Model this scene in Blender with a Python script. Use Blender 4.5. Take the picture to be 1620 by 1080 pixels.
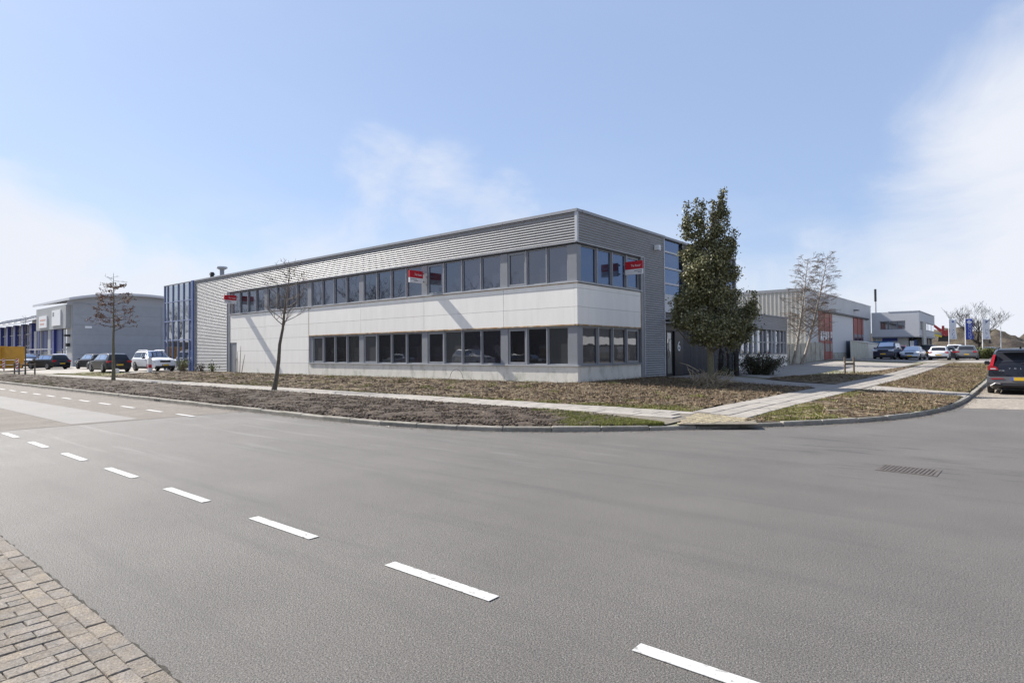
import bpy, math, random
import numpy as np
from mathutils import Vector, Matrix, noise as mnoise
random.seed(7); rng = np.random.default_rng(7)
SC = bpy.context.scene; COL = SC.collection
for o in list(bpy.data.objects): bpy.data.objects.remove(o)
rad = math.radians
# ------------------------------------------------------------------ camera
CAM = (0.0, 0.0, 1.6); YAW, PITCH, ROLL = rad(39.909), rad(1.05), rad(-0.4086)
fw = Vector((-math.sin(YAW)*math.cos(PITCH), math.cos(YAW)*math.cos(PITCH), math.sin(PITCH)))
rt = Vector((math.cos(YAW), math.sin(YAW), 0)); up = rt.cross(fw)
rt2 = rt*math.cos(ROLL)+up*math.sin(ROLL); up2 = up*math.cos(ROLL)-rt*math.sin(ROLL)
cd = bpy.data.cameras.new('camera'); cam = bpy.data.objects.new('camera', cd); COL.objects.link(cam)
m = Matrix.Identity(4)
for i in range(3): m[i][0], m[i][1], m[i][2], m[i][3] = rt2[i], up2[i], -fw[i], CAM[i]
cam.matrix_world = m
cd.sensor_width = 36; cd.lens = 36*965.3/1620; cd.clip_start = 0.05; cd.clip_end = 6000
SC.camera = cam
# ------------------------------------------------------------------ sun, sky, exposure
SUN_TRAVEL = Vector((1.15, 0.18, -1.0)).normalized()
SUN_EL = math.asin(-SUN_TRAVEL.z); to_sun = -SUN_TRAVEL
SUN_ROT = math.atan2(to_sun.x, to_sun.y)
sl = bpy.data.lights.new('sun', 'SUN'); sl.energy = 5.0; sl.angle = rad(0.6); sl.color = (1.0, 0.955, 0.89)
so = bpy.data.objects.new('sun', sl); COL.objects.link(so)
so.rotation_euler = SUN_TRAVEL.to_track_quat('-Z', 'Y').to_euler(); so.location = (-30, -20, 40)
W = bpy.data.worlds.new('World'); SC.world = W; W.use_nodes = True
nt = W.node_tree; nt.nodes.clear()
def N(t, **kw):
    n = nt.nodes.new(t)
    for k, v in kw.items(): setattr(n, k, v)
    return n
def Lk(a, b): nt.links.new(a, b)
def wmath(op, a, b=None, clamp=False):
    n = N('ShaderNodeMath', operation=op, use_clamp=clamp)
    for i, v in enumerate((a, b)):
        if v is None: continue
        if isinstance(v, (int, float)): n.inputs[i].default_value = v
        else: Lk(v, n.inputs[i])
    return n.outputs[0]
def wramp(v, lo, hi):
    n = N('ShaderNodeMapRange', interpolation_type='SMOOTHSTEP'); Lk(v, n.inputs[0])
    n.inputs[1].default_value = lo; n.inputs[2].default_value = hi
    return n.outputs[0]
out = N('ShaderNodeOutputWorld'); bg = N('ShaderNodeBackground'); bg.inputs[1].default_value = 0.116
Lk(bg.outputs[0], out.inputs[0])
sky = N('ShaderNodeTexSky', sky_type='NISHITA', sun_disc=False)
sky.sun_elevation = SUN_EL; sky.sun_rotation = SUN_ROT; sky.air_density = 1.0; sky.dust_density = 0.6; sky.ozone_density = 1.6
tc = N('ShaderNodeTexCoord'); sep = N('ShaderNodeSeparateXYZ'); Lk(tc.outputs['Generated'], sep.inputs[0])
# clouds live on a plane above the place: direction / (height + a little)
den = wmath('ADD', wmath('MAXIMUM', sep.outputs[2], 0.0), 0.14)
cmb = N('ShaderNodeCombineXYZ'); Lk(wmath('DIVIDE', sep.outputs[0], den), cmb.inputs[0]); Lk(wmath('DIVIDE', sep.outputs[1], den), cmb.inputs[1])
def cnoise(scale, loc, detail=7, rough=0.62, dist=0.6, sc=(1, 1, 1), rot=0.0):
    mp = N('ShaderNodeMapping'); Lk(cmb.outputs[0], mp.inputs[0]); mp.inputs[1].default_value = loc; mp.inputs[3].default_value = sc; mp.inputs[2].default_value = (0, 0, rot)
    t = N('ShaderNodeTexNoise'); Lk(mp.outputs[0], t.inputs[0]); t.inputs['Scale'].default_value = scale; t.inputs['Detail'].default_value = detail
    t.inputs['Roughness'].default_value = rough; t.inputs['Distortion'].default_value = dist
    return t.outputs[0]
n1 = cnoise(0.55, (3.1, 1.7, 0), sc=(1, 0.5, 1), rot=0.5); n2 = cnoise(1.3, (8.4, 2.2, 0), detail=5, rough=0.5, dist=0.5, sc=(0.7, 1.0, 1), rot=-0.6)
veil = wramp(n1, 0.36, 0.74); wisp = wramp(n2, 0.40, 0.72)
# haze whitening towards the horizon plus broken cloud, thinning upwards
lowband = wramp(sep.outputs[2], 0.34, 0.02)
vlow = wramp(sep.outputs[2], 0.17, -0.02)
cl = wmath('ADD', wmath('MULTIPLY', lowband, wmath('ADD', wmath('MULTIPLY', veil, 0.45), wmath('MULTIPLY', wisp, 0.4))), wmath('MULTIPLY', veil, 0.10))
def cloudbank(d, r0, r1, amt):   # a bank of cloud standing in compass direction d
    dv = Vector(d).normalized(); dp = N('ShaderNodeVectorMath', operation='DOT_PRODUCT'); Lk(tc.outputs['Generated'], dp.inputs[0]); dp.inputs[1].default_value = dv
    return wmath('MULTIPLY', wramp(dp.outputs['Value'], math.cos(rad(r1)), math.cos(rad(r0))), amt)
def dirpx(u, v): return fw+rt2*((u-810)/965.3)-up2*((v-540)/965.3)
bank = None
BANKS = [(dirpx(u, v), r1, amt) for (u, v, r1, amt) in ((1800, 320, 19, .85), (1560, 420, 14, .72), (1330, 480, 11, .62), (1700, 500, 16, .7), (1100, 520, 11, .5), (0, 480, 13, .8), (110, 400, 6, .68), (300, 480, 10, .6), (600, 285, 7, .40), (700, 315, 7, .52), (790, 345, 6, .58), (480, 400, 8, .5), (560, 440, 12, .48), (-500, 440, 18, .8))]
BANKS += [(Vector((1, .25, .22)), 14, .8), (Vector((.5, -1, .3)), 18, .8), (Vector((-.7, -1, .25)), 16, .8), (Vector((-.2, -.6, .9)), 16, .6), (Vector((1, -.3, .5)), 14, .6)]
for (d_, r1, amt) in BANKS:
    b = cloudbank(d_, 0.5, r1, amt); bank = b if bank is None else wmath('MAXIMUM', bank, b)
def dnoise(scale, sc, detail=9, rough=.6, dist=.5, loc=(0, 0, 0)):
    mp = N('ShaderNodeMapping'); Lk(tc.outputs['Generated'], mp.inputs[0]); mp.inputs[3].default_value = sc; mp.inputs[1].default_value = loc
    t = N('ShaderNodeTexNoise'); Lk(mp.outputs[0], t.inputs[0]); t.inputs['Scale'].default_value = scale; t.inputs['Detail'].default_value = detail; t.inputs['Roughness'].default_value = rough; t.inputs['Distortion'].default_value = dist
    return t.outputs[0]
fine_ = dnoise(4.2, (1, 1, 1.7), loc=(.3, .7, .2)); big_ = dnoise(1.7, (1, 1, 1.6), detail=4)
pert = wmath('ADD', wmath('MULTIPLY', wmath('SUBTRACT', fine_, .5), 1.35), wmath('MULTIPLY', wmath('SUBTRACT', big_, .5), .8))
bank = wmath('MULTIPLY', wramp(wmath('ADD', bank, pert), .12, 1.0), wramp(bank, .0, .30))
mask = wmath('ADD', wmath('MAXIMUM', cl, bank), wmath('MULTIPLY', vlow, 0.30), True)
mix = N('ShaderNodeMix', data_type='RGBA'); Lk(mask, mix.inputs['Factor'])
# thin high haze everywhere lifts the blue
hz = N('ShaderNodeMix', data_type='RGBA'); hz.inputs['Factor'].default_value = 0.72; Lk(sky.outputs[0], hz.inputs['A']); hz.inputs['B'].default_value = (1.75, 2.28, 3.5, 1)
Lk(hz.outputs['Result'], mix.inputs['A']); mix.inputs['B'].default_value = (3.85, 4.02, 4.4, 1)
Lk(mix.outputs['Result'], bg.inputs[0])
SC.view_settings.view_transform = 'Standard'; SC.view_settings.look = 'None'; SC.view_settings.gamma = 1; SC.view_settings.use_curve_mapping = False
SC.view_settings.exposure = 0.92
SC.render.engine = 'CYCLES'; SC.render.resolution_x = 1024; SC.render.resolution_y = 682
SC.cycles.max_bounces = 6

# ------------------------------------------------------------------ materials
def mat(name, col, rough=0.6, metal=0.0, var=0.0, vscale=3.0, col2=None, bump=0.0, bscale=40.0, objvar=0.0, island=None, spec=0.5, fine=0.0, fscale=120.0, fcol=None, stain=None, ior=None, stretch=(1, 1, 1)):
    """base colour with noise variation (col->col2), fine grain, per-object variation, stains and relief"""
    M = bpy.data.materials.new(name); M.use_nodes = True; t = M.node_tree; b = t.nodes['Principled BSDF']
    nd, ln = t.nodes.new, t.links.new
    b.inputs['Roughness'].default_value = rough; b.inputs['Metallic'].default_value = metal; b.inputs['Specular IOR Level'].default_value = spec
    if ior: b.inputs['IOR'].default_value = ior
    c = tuple(col)+(1,); cur = None
    geo = nd('ShaderNodeNewGeometry'); pos = nd('ShaderNodeMapping'); ln(geo.outputs['Position'], pos.inputs[0]); pos.inputs[3].default_value = stretch
    def noisetex(scale, detail=5, rg=0.6):
        n = nd('ShaderNodeTexNoise'); ln(pos.outputs[0], n.inputs[0]); n.inputs['Scale'].default_value = scale; n.inputs['Detail'].default_value = detail; n.inputs['Roughness'].default_value = rg
        return n.outputs[0]
    def mr(v, lo, hi, a=0.0, z=1.0):
        n = nd('ShaderNodeMapRange'); ln(v, n.inputs[0]); n.inputs[1].default_value = lo; n.inputs[2].default_value = hi; n.inputs[3].default_value = a; n.inputs[4].default_value = z
        return n.outputs[0]
    def mixc(f, A, B):
        n = nd('ShaderNodeMix'); n.data_type = 'RGBA'
        if isinstance(f, float): n.inputs['Factor'].default_value = f
        else: ln(f, n.inputs['Factor'])
        for k, v in (('A', A), ('B', B)):
            if isinstance(v, tuple): n.inputs[k].default_value = v
            else: ln(v, n.inputs[k])
        return n.outputs['Result']
    def mul(A, f):
        n = nd('ShaderNodeVectorMath'); n.operation = 'SCALE'
        if isinstance(A, tuple): n.inputs[0].default_value = A[:3]
        else: ln(A, n.inputs[0])
        ln(f, n.inputs['Scale']); return n.outputs[0]
    cur = c
    if island:
        r = nd('ShaderNodeValToRGB'); ln(geo.outputs['Random Per Island'], r.inputs[0])
        els = r.color_ramp.elements
        while len(els) < len(island): els.new(0.5)
        for i, ic in enumerate(island): els[i].position = i/(len(island)-1); els[i].color = tuple(ic)+(1,)
        cur = r.outputs[0]
    if col2: cur = mixc(mr(noisetex(vscale), 0.38, 0.62), cur, tuple(col2)+(1,))
    if var: cur = mul(cur, mr(noisetex(vscale*1.7, 6), 0.3, 0.7, 1-var, 1+var))
    if fine:
        f = mr(noisetex(fscale, 3, 0.7), 0.33, 0.67, 1-fine, 1+fine); cur = mul(cur, f)
    if fcol: cur = mixc(mr(noisetex(fscale*0.8, 2, 0.5), 0.66, 0.72), cur, tuple(fcol)+(1,))
    if objvar:
        oi = nd('ShaderNodeObjectInfo'); cur = mul(cur, mr(oi.outputs['Random'], 0, 1, 1-objvar, 1+objvar))
    if stain:
        sc_, lo, hi, scol = stain[:4]
        cur = mixc(mr(noisetex(sc_, 7, 0.7), lo, hi, 0.0, stain[4] if len(stain) > 4 else 1.0), cur, tuple(scol)+(1,))
    if isinstance(cur, tuple): b.inputs['Base Color'].default_value = cur
    else: ln(cur, b.inputs['Base Color'])
    if bump:
        bp = nd('ShaderNodeBump'); bp.inputs['Strength'].default_value = bump; bp.inputs['Distance'].default_value = 0.02
        ln(noisetex(bscale, 4, 0.65), bp.inputs['Height']); ln(bp.outputs[0], b.inputs['Normal'])
    return M
def emis_free_glass(name, col, refl, rough=0.02, wav=0.0, ior=1.5, tint=(0.93, 0.95, 1)):
    M = bpy.data.materials.new(name); M.use_nodes = True; t = M.node_tree; b = t.nodes['Principled BSDF']; o = t.nodes['Material Output']
    b.inputs['Base Color'].default_value = tuple(col)+(1,); b.inputs['Roughness'].default_value = 0.25; b.inputs['Specular IOR Level'].default_value = 0.2
    oi = t.nodes.new('ShaderNodeObjectInfo'); vm = t.nodes.new('ShaderNodeVectorMath'); vm.operation = 'SCALE'; vm.inputs[0].default_value = col; mr_ = t.nodes.new('ShaderNodeMapRange'); t.links.new(oi.outputs['Random'], mr_.inputs[0]); mr_.inputs[3].default_value = 0.4; mr_.inputs[4].default_value = 2.2; t.links.new(mr_.outputs[0], vm.inputs['Scale']); t.links.new(vm.outputs[0], b.inputs['Base Color'])
    g = t.nodes.new('ShaderNodeBsdfGlossy'); g.inputs[0].default_value = tuple(tint)+(1,); g.inputs['Roughness'].default_value = rough
    lw = t.nodes.new('ShaderNodeFresnel'); lw.inputs[0].default_value = ior
    ad = t.nodes.new('ShaderNodeMath'); ad.operation = 'ADD'; ad.use_clamp = True; ad.inputs[1].default_value = refl; t.links.new(lw.outputs[0], ad.inputs[0])
    mx = t.nodes.new('ShaderNodeMixShader'); t.links.new(ad.outputs[0], mx.inputs[0]); t.links.new(b.outputs[0], mx.inputs[1]); t.links.new(g.outputs[0], mx.inputs[2]); t.links.new(mx.outputs[0], o.inputs[0])
    if wav:
        tx = t.nodes.new('ShaderNodeTexNoise'); ge = t.nodes.new('ShaderNodeNewGeometry'); t.links.new(ge.outputs['Position'], tx.inputs[0]); tx.inputs['Scale'].default_value = 1.1
        bp = t.nodes.new('ShaderNodeBump'); bp.inputs['Strength'].default_value = wav; bp.inputs['Distance'].default_value = 0.02; t.links.new(tx.outputs[0], bp.inputs['Height']); t.links.new(bp.outputs[0], g.inputs['Normal'])
    return M
M = {}
M['asphalt'] = mat('asphalt', (0.119, 0.109, 0.097), 0.70, var=0.14, vscale=0.35, fine=0.7, fscale=88, bump=0.8, bscale=95, stain=(0.55, 0.60, 0.74, (0.085, 0.081, 0.075), 0.5), fcol=(0.27, 0.258, 0.24))
M['chip'] = mat('old_chip_asphalt', (0.165, 0.142, 0.118), 0.9, var=0.16, vscale=0.8, fine=0.55, fscale=55, bump=0.9, bscale=70)
M['lane'] = mat('worn_lane_asphalt', (0.185, 0.176, 0.162), 0.85, var=0.07, vscale=0.5, fine=0.2, fscale=90, bump=0.3, bscale=120)
M['paint'] = mat('road_paint', (0.50, 0.492, 0.468), 0.6, var=0.05, vscale=4, fine=0.10, fscale=60, stain=(16, 0.52, 0.64, (0.20, 0.19, 0.175), 0.85))
M['kerb'] = mat('kerb_concrete', (0.25, 0.23, 0.195), 0.9, var=0.18, vscale=2.5, fine=0.3, fscale=60, bump=0.5, bscale=60, objvar=0.15, stain=(1.7, 0.5, 0.68, (0.10, 0.10, 0.06), 0.6))
M['slab'] = mat('concrete_slab', (0.275, 0.25, 0.22), 0.9, var=0.14, vscale=2.2, fine=0.18, fscale=50, bump=0.3, bscale=60, objvar=0.10, stain=(0.9, 0.55, 0.75, (0.19, 0.175, 0.15), 0.6))
M['joint'] = mat('joint_sand', (0.15, 0.13, 0.10), 0.95, var=0.3, vscale=4, fine=0.3)
M['brick'] = mat('grey_paver', (0.225, 0.187, 0.142), 0.9, var=0.18, vscale=7, fine=0.35, fscale=70, bump=0.8, bscale=75, objvar=0.14, stain=(3.5, 0.56, 0.72, (0.27, 0.235, 0.18), 0.6), col2=(0.20, 0.178, 0.155))
M['yellowbrick'] = mat('yellow_paver', (0.25, 0.21, 0.135), 0.9, var=0.2, vscale=5, fine=0.25, bump=0.5, bscale=60, objvar=0.18)
M['soil'] = mat('dark_soil', (0.043, 0.029, 0.020), 0.96, col2=(0.066, 0.046, 0.031), vscale=1.2, var=0.25, fine=0.45, fscale=45, bump=1.0, bscale=35)
M['soil2'] = mat('mulched_soil', (0.082, 0.054, 0.031), 0.96, col2=(0.135, 0.102, 0.055), vscale=1.6, var=0.3, fine=0.5, fscale=35, bump=1.0, bscale=35)
M['clod'] = mat('soil_clod', (0.08, 0.063, 0.048), 0.97, island=[(0.026, 0.018, 0.012), (0.045, 0.031, 0.021), (0.062, 0.044, 0.030), (0.10, 0.073, 0.05)], bump=0.6, bscale=60)
M['litter'] = mat('dry_litter', (0.2, 0.16, 0.1), 0.9, island=[(0.065, 0.042, 0.024), (0.15, 0.102, 0.056), (0.24, 0.175, 0.10), (0.105, 0.064, 0.038), (0.34, 0.265, 0.16)])
M['grass'] = mat('grass_blades', (0.12, 0.16, 0.03), 0.8, island=[(0.16, 0.18, 0.028), (0.24, 0.245, 0.045), (0.11, 0.14, 0.025), (0.31, 0.27, 0.09)])
M['turf'] = mat('thin_turf', (0.155, 0.142, 0.06), 0.95, col2=(0.20, 0.165, 0.10), vscale=2.5, var=0.3, fine=0.4, fscale=40, bump=0.8)
M['terrain'] = mat('bare_ground', (0.18, 0.15, 0.11), 0.95, col2=(0.14, 0.14, 0.07), vscale=0.6, var=0.25, fine=0.4, fscale=30, bump=0.8)
M['lot'] = mat('lot_paving', (0.27, 0.245, 0.215), 0.9, var=0.12, vscale=0.9, fine=0.25, fscale=20, bump=0.3, stain=(0.5, 0.55, 0.72, (0.24, 0.22, 0.2), 0.5))
M['clad'] = mat('silver_cladding', (0.305, 0.308, 0.315), 0.5, metal=0.3, var=0.05, vscale=1.3)
M['cap'] = mat('grey_trim', (0.30, 0.305, 0.32), 0.5, metal=0.2, var=0.06, vscale=2)
M['capl'] = mat('light_trim', (0.50, 0.505, 0.52), 0.5, metal=0.2, var=0.06, vscale=2)
M['panel'] = mat('white_panel', (0.87, 0.84, 0.775), 0.5, var=0.04, vscale=1.1, objvar=0.025, stain=(2.4, 0.55, 0.80, (0.62, 0.59, 0.53), 0.35), stretch=(1, 1, 0.16))
M['plinth'] = mat('stained_plinth', (0.74, 0.70, 0.62), 0.6, var=0.06, vscale=1.5, objvar=0.03, stain=(2.0, 0.50, 0.72, (0.30, 0.31, 0.23), 0.7), stretch=(1, 1, 0.6))
M['post'] = mat('grey_frame', (0.235, 0.24, 0.255), 0.45, var=0.06, vscale=1.2)
M['frame'] = mat('window_frame_grey', (0.27, 0.275, 0.29), 0.4, var=0.05, vscale=2)
M['sill'] = mat('sill_alu', (0.42, 0.425, 0.43), 0.5, metal=0.2, var=0.08, vscale=2)
M['rust'] = mat('rust_edge', (0.36, 0.185, 0.055), 0.9, var=0.3, vscale=3, col2=(0.56, 0.46, 0.33), stain=(6, 0.55, 0.62, (0.12, 0.085, 0.05), 0.8))
M['dark'] = mat('dark_core', (0.02, 0.02, 0.022), 0.8)
M['black'] = mat('black_trim', (0.018, 0.018, 0.02), 0.45, var=0.1)
M['roof'] = mat('roof_felt', (0.10, 0.10, 0.10), 0.9, var=0.2, vscale=1)
M['glass_up'] = emis_free_glass('window_glass_upper', (0.014, 0.016, 0.024), 0.08, wav=0.12, tint=(0.78, 0.84, 1.0))
M['glass_lo'] = emis_free_glass('window_glass_lower', (0.008, 0.008, 0.011), 0.03, wav=0.12)
M['glass_bl'] = emis_free_glass('blue_reflection_glass', (0.012, 0.017, 0.032), 0.12, wav=0.1, tint=(0.42, 0.56, 0.86))  # gloss tint carries the blue of the reflected sky
M['glass_blind'] = emis_free_glass('window_glass_with_blind', (0.045, 0.047, 0.048), 0.03, wav=0.1)
M['glass_cw'] = emis_free_glass('curtain_glass', (0.012, 0.014, 0.018), 0.26, wav=0.12)
M['glass_car'] = emis_free_glass('car_glass', (0.012, 0.013, 0.016), 0.0, ior=1.36, tint=(0.55, 0.60, 0.68))
M['blue'] = mat('blue_frame', (0.05, 0.09, 0.25), 0.4)
M['bluelt'] = mat('pale_blue_mullion', (0.24, 0.28, 0.42), 0.4, metal=0.2)
M['bark'] = mat('bark', (0.125, 0.105, 0.082), 0.95, var=0.3, vscale=8, fine=0.35, fscale=60, bump=1.0, bscale=45)
M['barkdark'] = mat('dark_bark', (0.035, 0.030, 0.026), 0.95, var=0.3, vscale=8, bump=1.0)
M['barkgreen'] = mat('lichen_bark', (0.17, 0.155, 0.10), 0.95, var=0.25, vscale=10, fine=0.3, bump=1.0, bscale=45, stain=(9, 0.5, 0.62, (0.10, 0.10, 0.06), 0.7))
M['birch'] = mat('birch_bark', (0.30, 0.27, 0.235), 0.9, var=0.2, vscale=6, stain=(7, 0.55, 0.62, (0.07, 0.055, 0.045)), bump=0.6)
M['twig'] = mat('twig', (0.165, 0.13, 0.105), 0.95, var=0.3, vscale=5)
M['twigpale'] = mat('pale_twig', (0.27, 0.215, 0.15), 0.95, var=0.3, vscale=5, island=[(0.20, 0.155, 0.10), (0.38, 0.31, 0.21), (0.28, 0.22, 0.145)])
M['holly'] = mat('holly_leaf', (0.05, 0.07, 0.02), 0.5, island=[(0.050, 0.056, 0.028), (0.115, 0.118, 0.052), (0.19, 0.182, 0.085), (0.078, 0.086, 0.040), (0.31, 0.29, 0.16), (0.135, 0.138, 0.062)], spec=0.35)
M['oakleaf'] = mat('brown_oak_leaf', (0.17, 0.09, 0.05), 0.8, island=[(0.10, 0.055, 0.034), (0.21, 0.12, 0.075), (0.15, 0.075, 0.045), (0.27, 0.17, 0.12)])
M['bush'] = mat('bush_leaf', (0.05, 0.045, 0.02), 0.7, island=[(0.022, 0.022, 0.012), (0.06, 0.05, 0.024), (0.035, 0.042, 0.015), (0.095, 0.082, 0.04)])
M['hedge'] = mat('hedge_leaf', (0.06, 0.09, 0.02), 0.7, island=[(0.05, 0.07, 0.015), (0.10, 0.12, 0.03), (0.13, 0.12, 0.045)])
M['fresh'] = mat('fresh_leaf', (0.16, 0.2, 0.04), 0.6, island=[(0.10, 0.14, 0.03), (0.20, 0.24, 0.05), (0.16, 0.15, 0.06)])
def paint(name, c, metal=0.3, rough=0.28): return mat('paint_'+name, c, rough, metal=metal, spec=0.6)
M['tyre'] = mat('tyre', (0.02, 0.02, 0.021), 0.85); M['rim'] = mat('alloy_rim', (0.42, 0.42, 0.44), 0.35, metal=0.8)
M['plate'] = mat('yellow_plate', (0.72, 0.45, 0.03), 0.5); M['plateblue'] = mat('blue_plate_strip', (0.05, 0.12, 0.55), 0.5)
M['redlens'] = mat('red_lens', (0.45, 0.012, 0.02), 0.2); M['whitelens'] = mat('clear_lens', (0.62, 0.64, 0.67), 0.15)
M['redsign'] = mat('red_sign', (0.52, 0.018, 0.03), 0.45); M['whitesign'] = mat('white_sign', (0.78, 0.78, 0.78), 0.5); M['ink'] = mat('dark_ink', (0.05, 0.05, 0.06), 0.6)
M['silver'] = mat('badge_silver', (0.7, 0.7, 0.72), 0.25, metal=0.9)
M['concrete'] = mat('precast_concrete', (0.42, 0.40, 0.345), 0.9, var=0.2, vscale=1.2, fine=0.25, objvar=0.12, stain=(1.0, 0.5, 0.7, (0.16, 0.155, 0.10), 0.7), bump=0.4)
M['wood'] = mat('stake_wood', (0.16, 0.13, 0.10), 0.9, var=0.25, vscale=9, bump=0.6)

def scuffs(Mt):
    t = Mt.node_tree; b = t.nodes['Principled BSDF']; src = b.inputs['Base Color'].links[0].from_socket; nd, ln = t.nodes.new, t.links.new
    geo = nd('ShaderNodeNewGeometry'); total = None
    for (cx, cy, r, rot, sc, scale, lo, hi, amt, colr) in ((-1.2, 11.0, 4.2, 0.15, (0.32, 1.6, 1), 2.2, .52, .66, .75, (.055, .052, .048)), (-7.5, 9.2, 5.5, -.5, (.22, 1.8, 1), 2.4, .55, .68, .55, (.21, .20, .185)), (-6.0, 5.6, 9.0, -.35, (.10, 1.3, 1), 1.3, .50, .64, .55, (.078, .073, .066)), (-14, 6.4, 7.0, .0, (.10, 1.6, 1), 1.6, .54, .64, .5, (.21, .20, .185))):
        mp = nd('ShaderNodeMapping'); ln(geo.outputs['Position'], mp.inputs[0]); mp.inputs[2].default_value = (0, 0, rot); mp.inputs[3].default_value = sc
        nz = nd('ShaderNodeTexNoise'); ln(mp.outputs[0], nz.inputs[0]); nz.inputs['Scale'].default_value = scale; nz.inputs['Detail'].default_value = 8; nz.inputs['Roughness'].default_value = .68
        m1 = nd('ShaderNodeMapRange'); ln(nz.outputs[0], m1.inputs[0]); m1.inputs[1].default_value = lo; m1.inputs[2].default_value = hi
        ds = nd('ShaderNodeVectorMath'); ds.operation = 'DISTANCE'; ln(geo.outputs['Position'], ds.inputs[0]); ds.inputs[1].default_value = (cx, cy, 0)
        m2 = nd('ShaderNodeMapRange'); m2.interpolation_type = 'SMOOTHSTEP'; ln(ds.outputs['Value'], m2.inputs[0]); m2.inputs[1].default_value = r; m2.inputs[2].default_value = r*.25; m2.inputs[3].default_value = 0; m2.inputs[4].default_value = amt
        mu = nd('ShaderNodeMath'); mu.operation = 'MULTIPLY'; ln(m1.outputs[0], mu.inputs[0]); ln(m2.outputs[0], mu.inputs[1])
        mx = nd('ShaderNodeMix'); mx.data_type = 'RGBA'; ln(mu.outputs[0], mx.inputs['Factor']); ln(src, mx.inputs['A']); mx.inputs['B'].default_value = tuple(colr)+(1,); src = mx.outputs['Result']
    ln(src, b.inputs['Base Color'])
scuffs(M['asphalt'])
# ------------------------------------------------------------------ mesh helpers
ORG = {}
def link(o, parent=None):
    COL.objects.link(o)
    if parent is not None: o.parent = parent
    return o
def tag(o, label=None, cat=None, group=None, kind=None):
    if label: o['label'] = label
    if cat: o['category'] = cat
    if group: o['group'] = group
    if kind: o['kind'] = kind
    return o
def thing(name, loc, label=None, cat=None, group=None, rz=0.0):
    o = bpy.data.objects.new(name, None); o.empty_display_size = 0.2; o.location = loc; o.rotation_euler = (0, 0, rz); link(o); ORG[o.name] = Vector(loc)
    return tag(o, label, cat, group)
def npmesh(name, V, F, smooth=False):
    """V (n,3) float array, F (m,k) int array -> mesh, quickly"""
    V = np.asarray(V, np.float32); F = np.asarray(F, np.int32); me = bpy.data.meshes.new(name); k = F.shape[1]
    me.vertices.add(len(V)); me.vertices.foreach_set('co', V.ravel()); me.loops.add(F.size); me.loops.foreach_set('vertex_index', F.ravel())
    me.polygons.add(len(F)); me.polygons.foreach_set('loop_start', np.arange(0, F.size, k, dtype=np.int32)); me.polygons.foreach_set('loop_total', np.full(len(F), k, np.int32))
    if smooth: me.polygons.foreach_set('use_smooth', np.ones(len(F), bool))
    me.update(calc_edges=True); return me
def npobj(name, V, F, material, parent=None, smooth=False):
    if parent is not None and parent.name in ORG: V = np.asarray(V)-np.array(ORG[parent.name])
    me = npmesh(name, V, F, smooth); me.materials.append(material); o = bpy.data.objects.new(name, me); link(o, parent)
    ORG[o.name] = ORG.get(parent.name, Vector((0, 0, 0))) if parent is not None else Vector((0, 0, 0))
    return o
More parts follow.
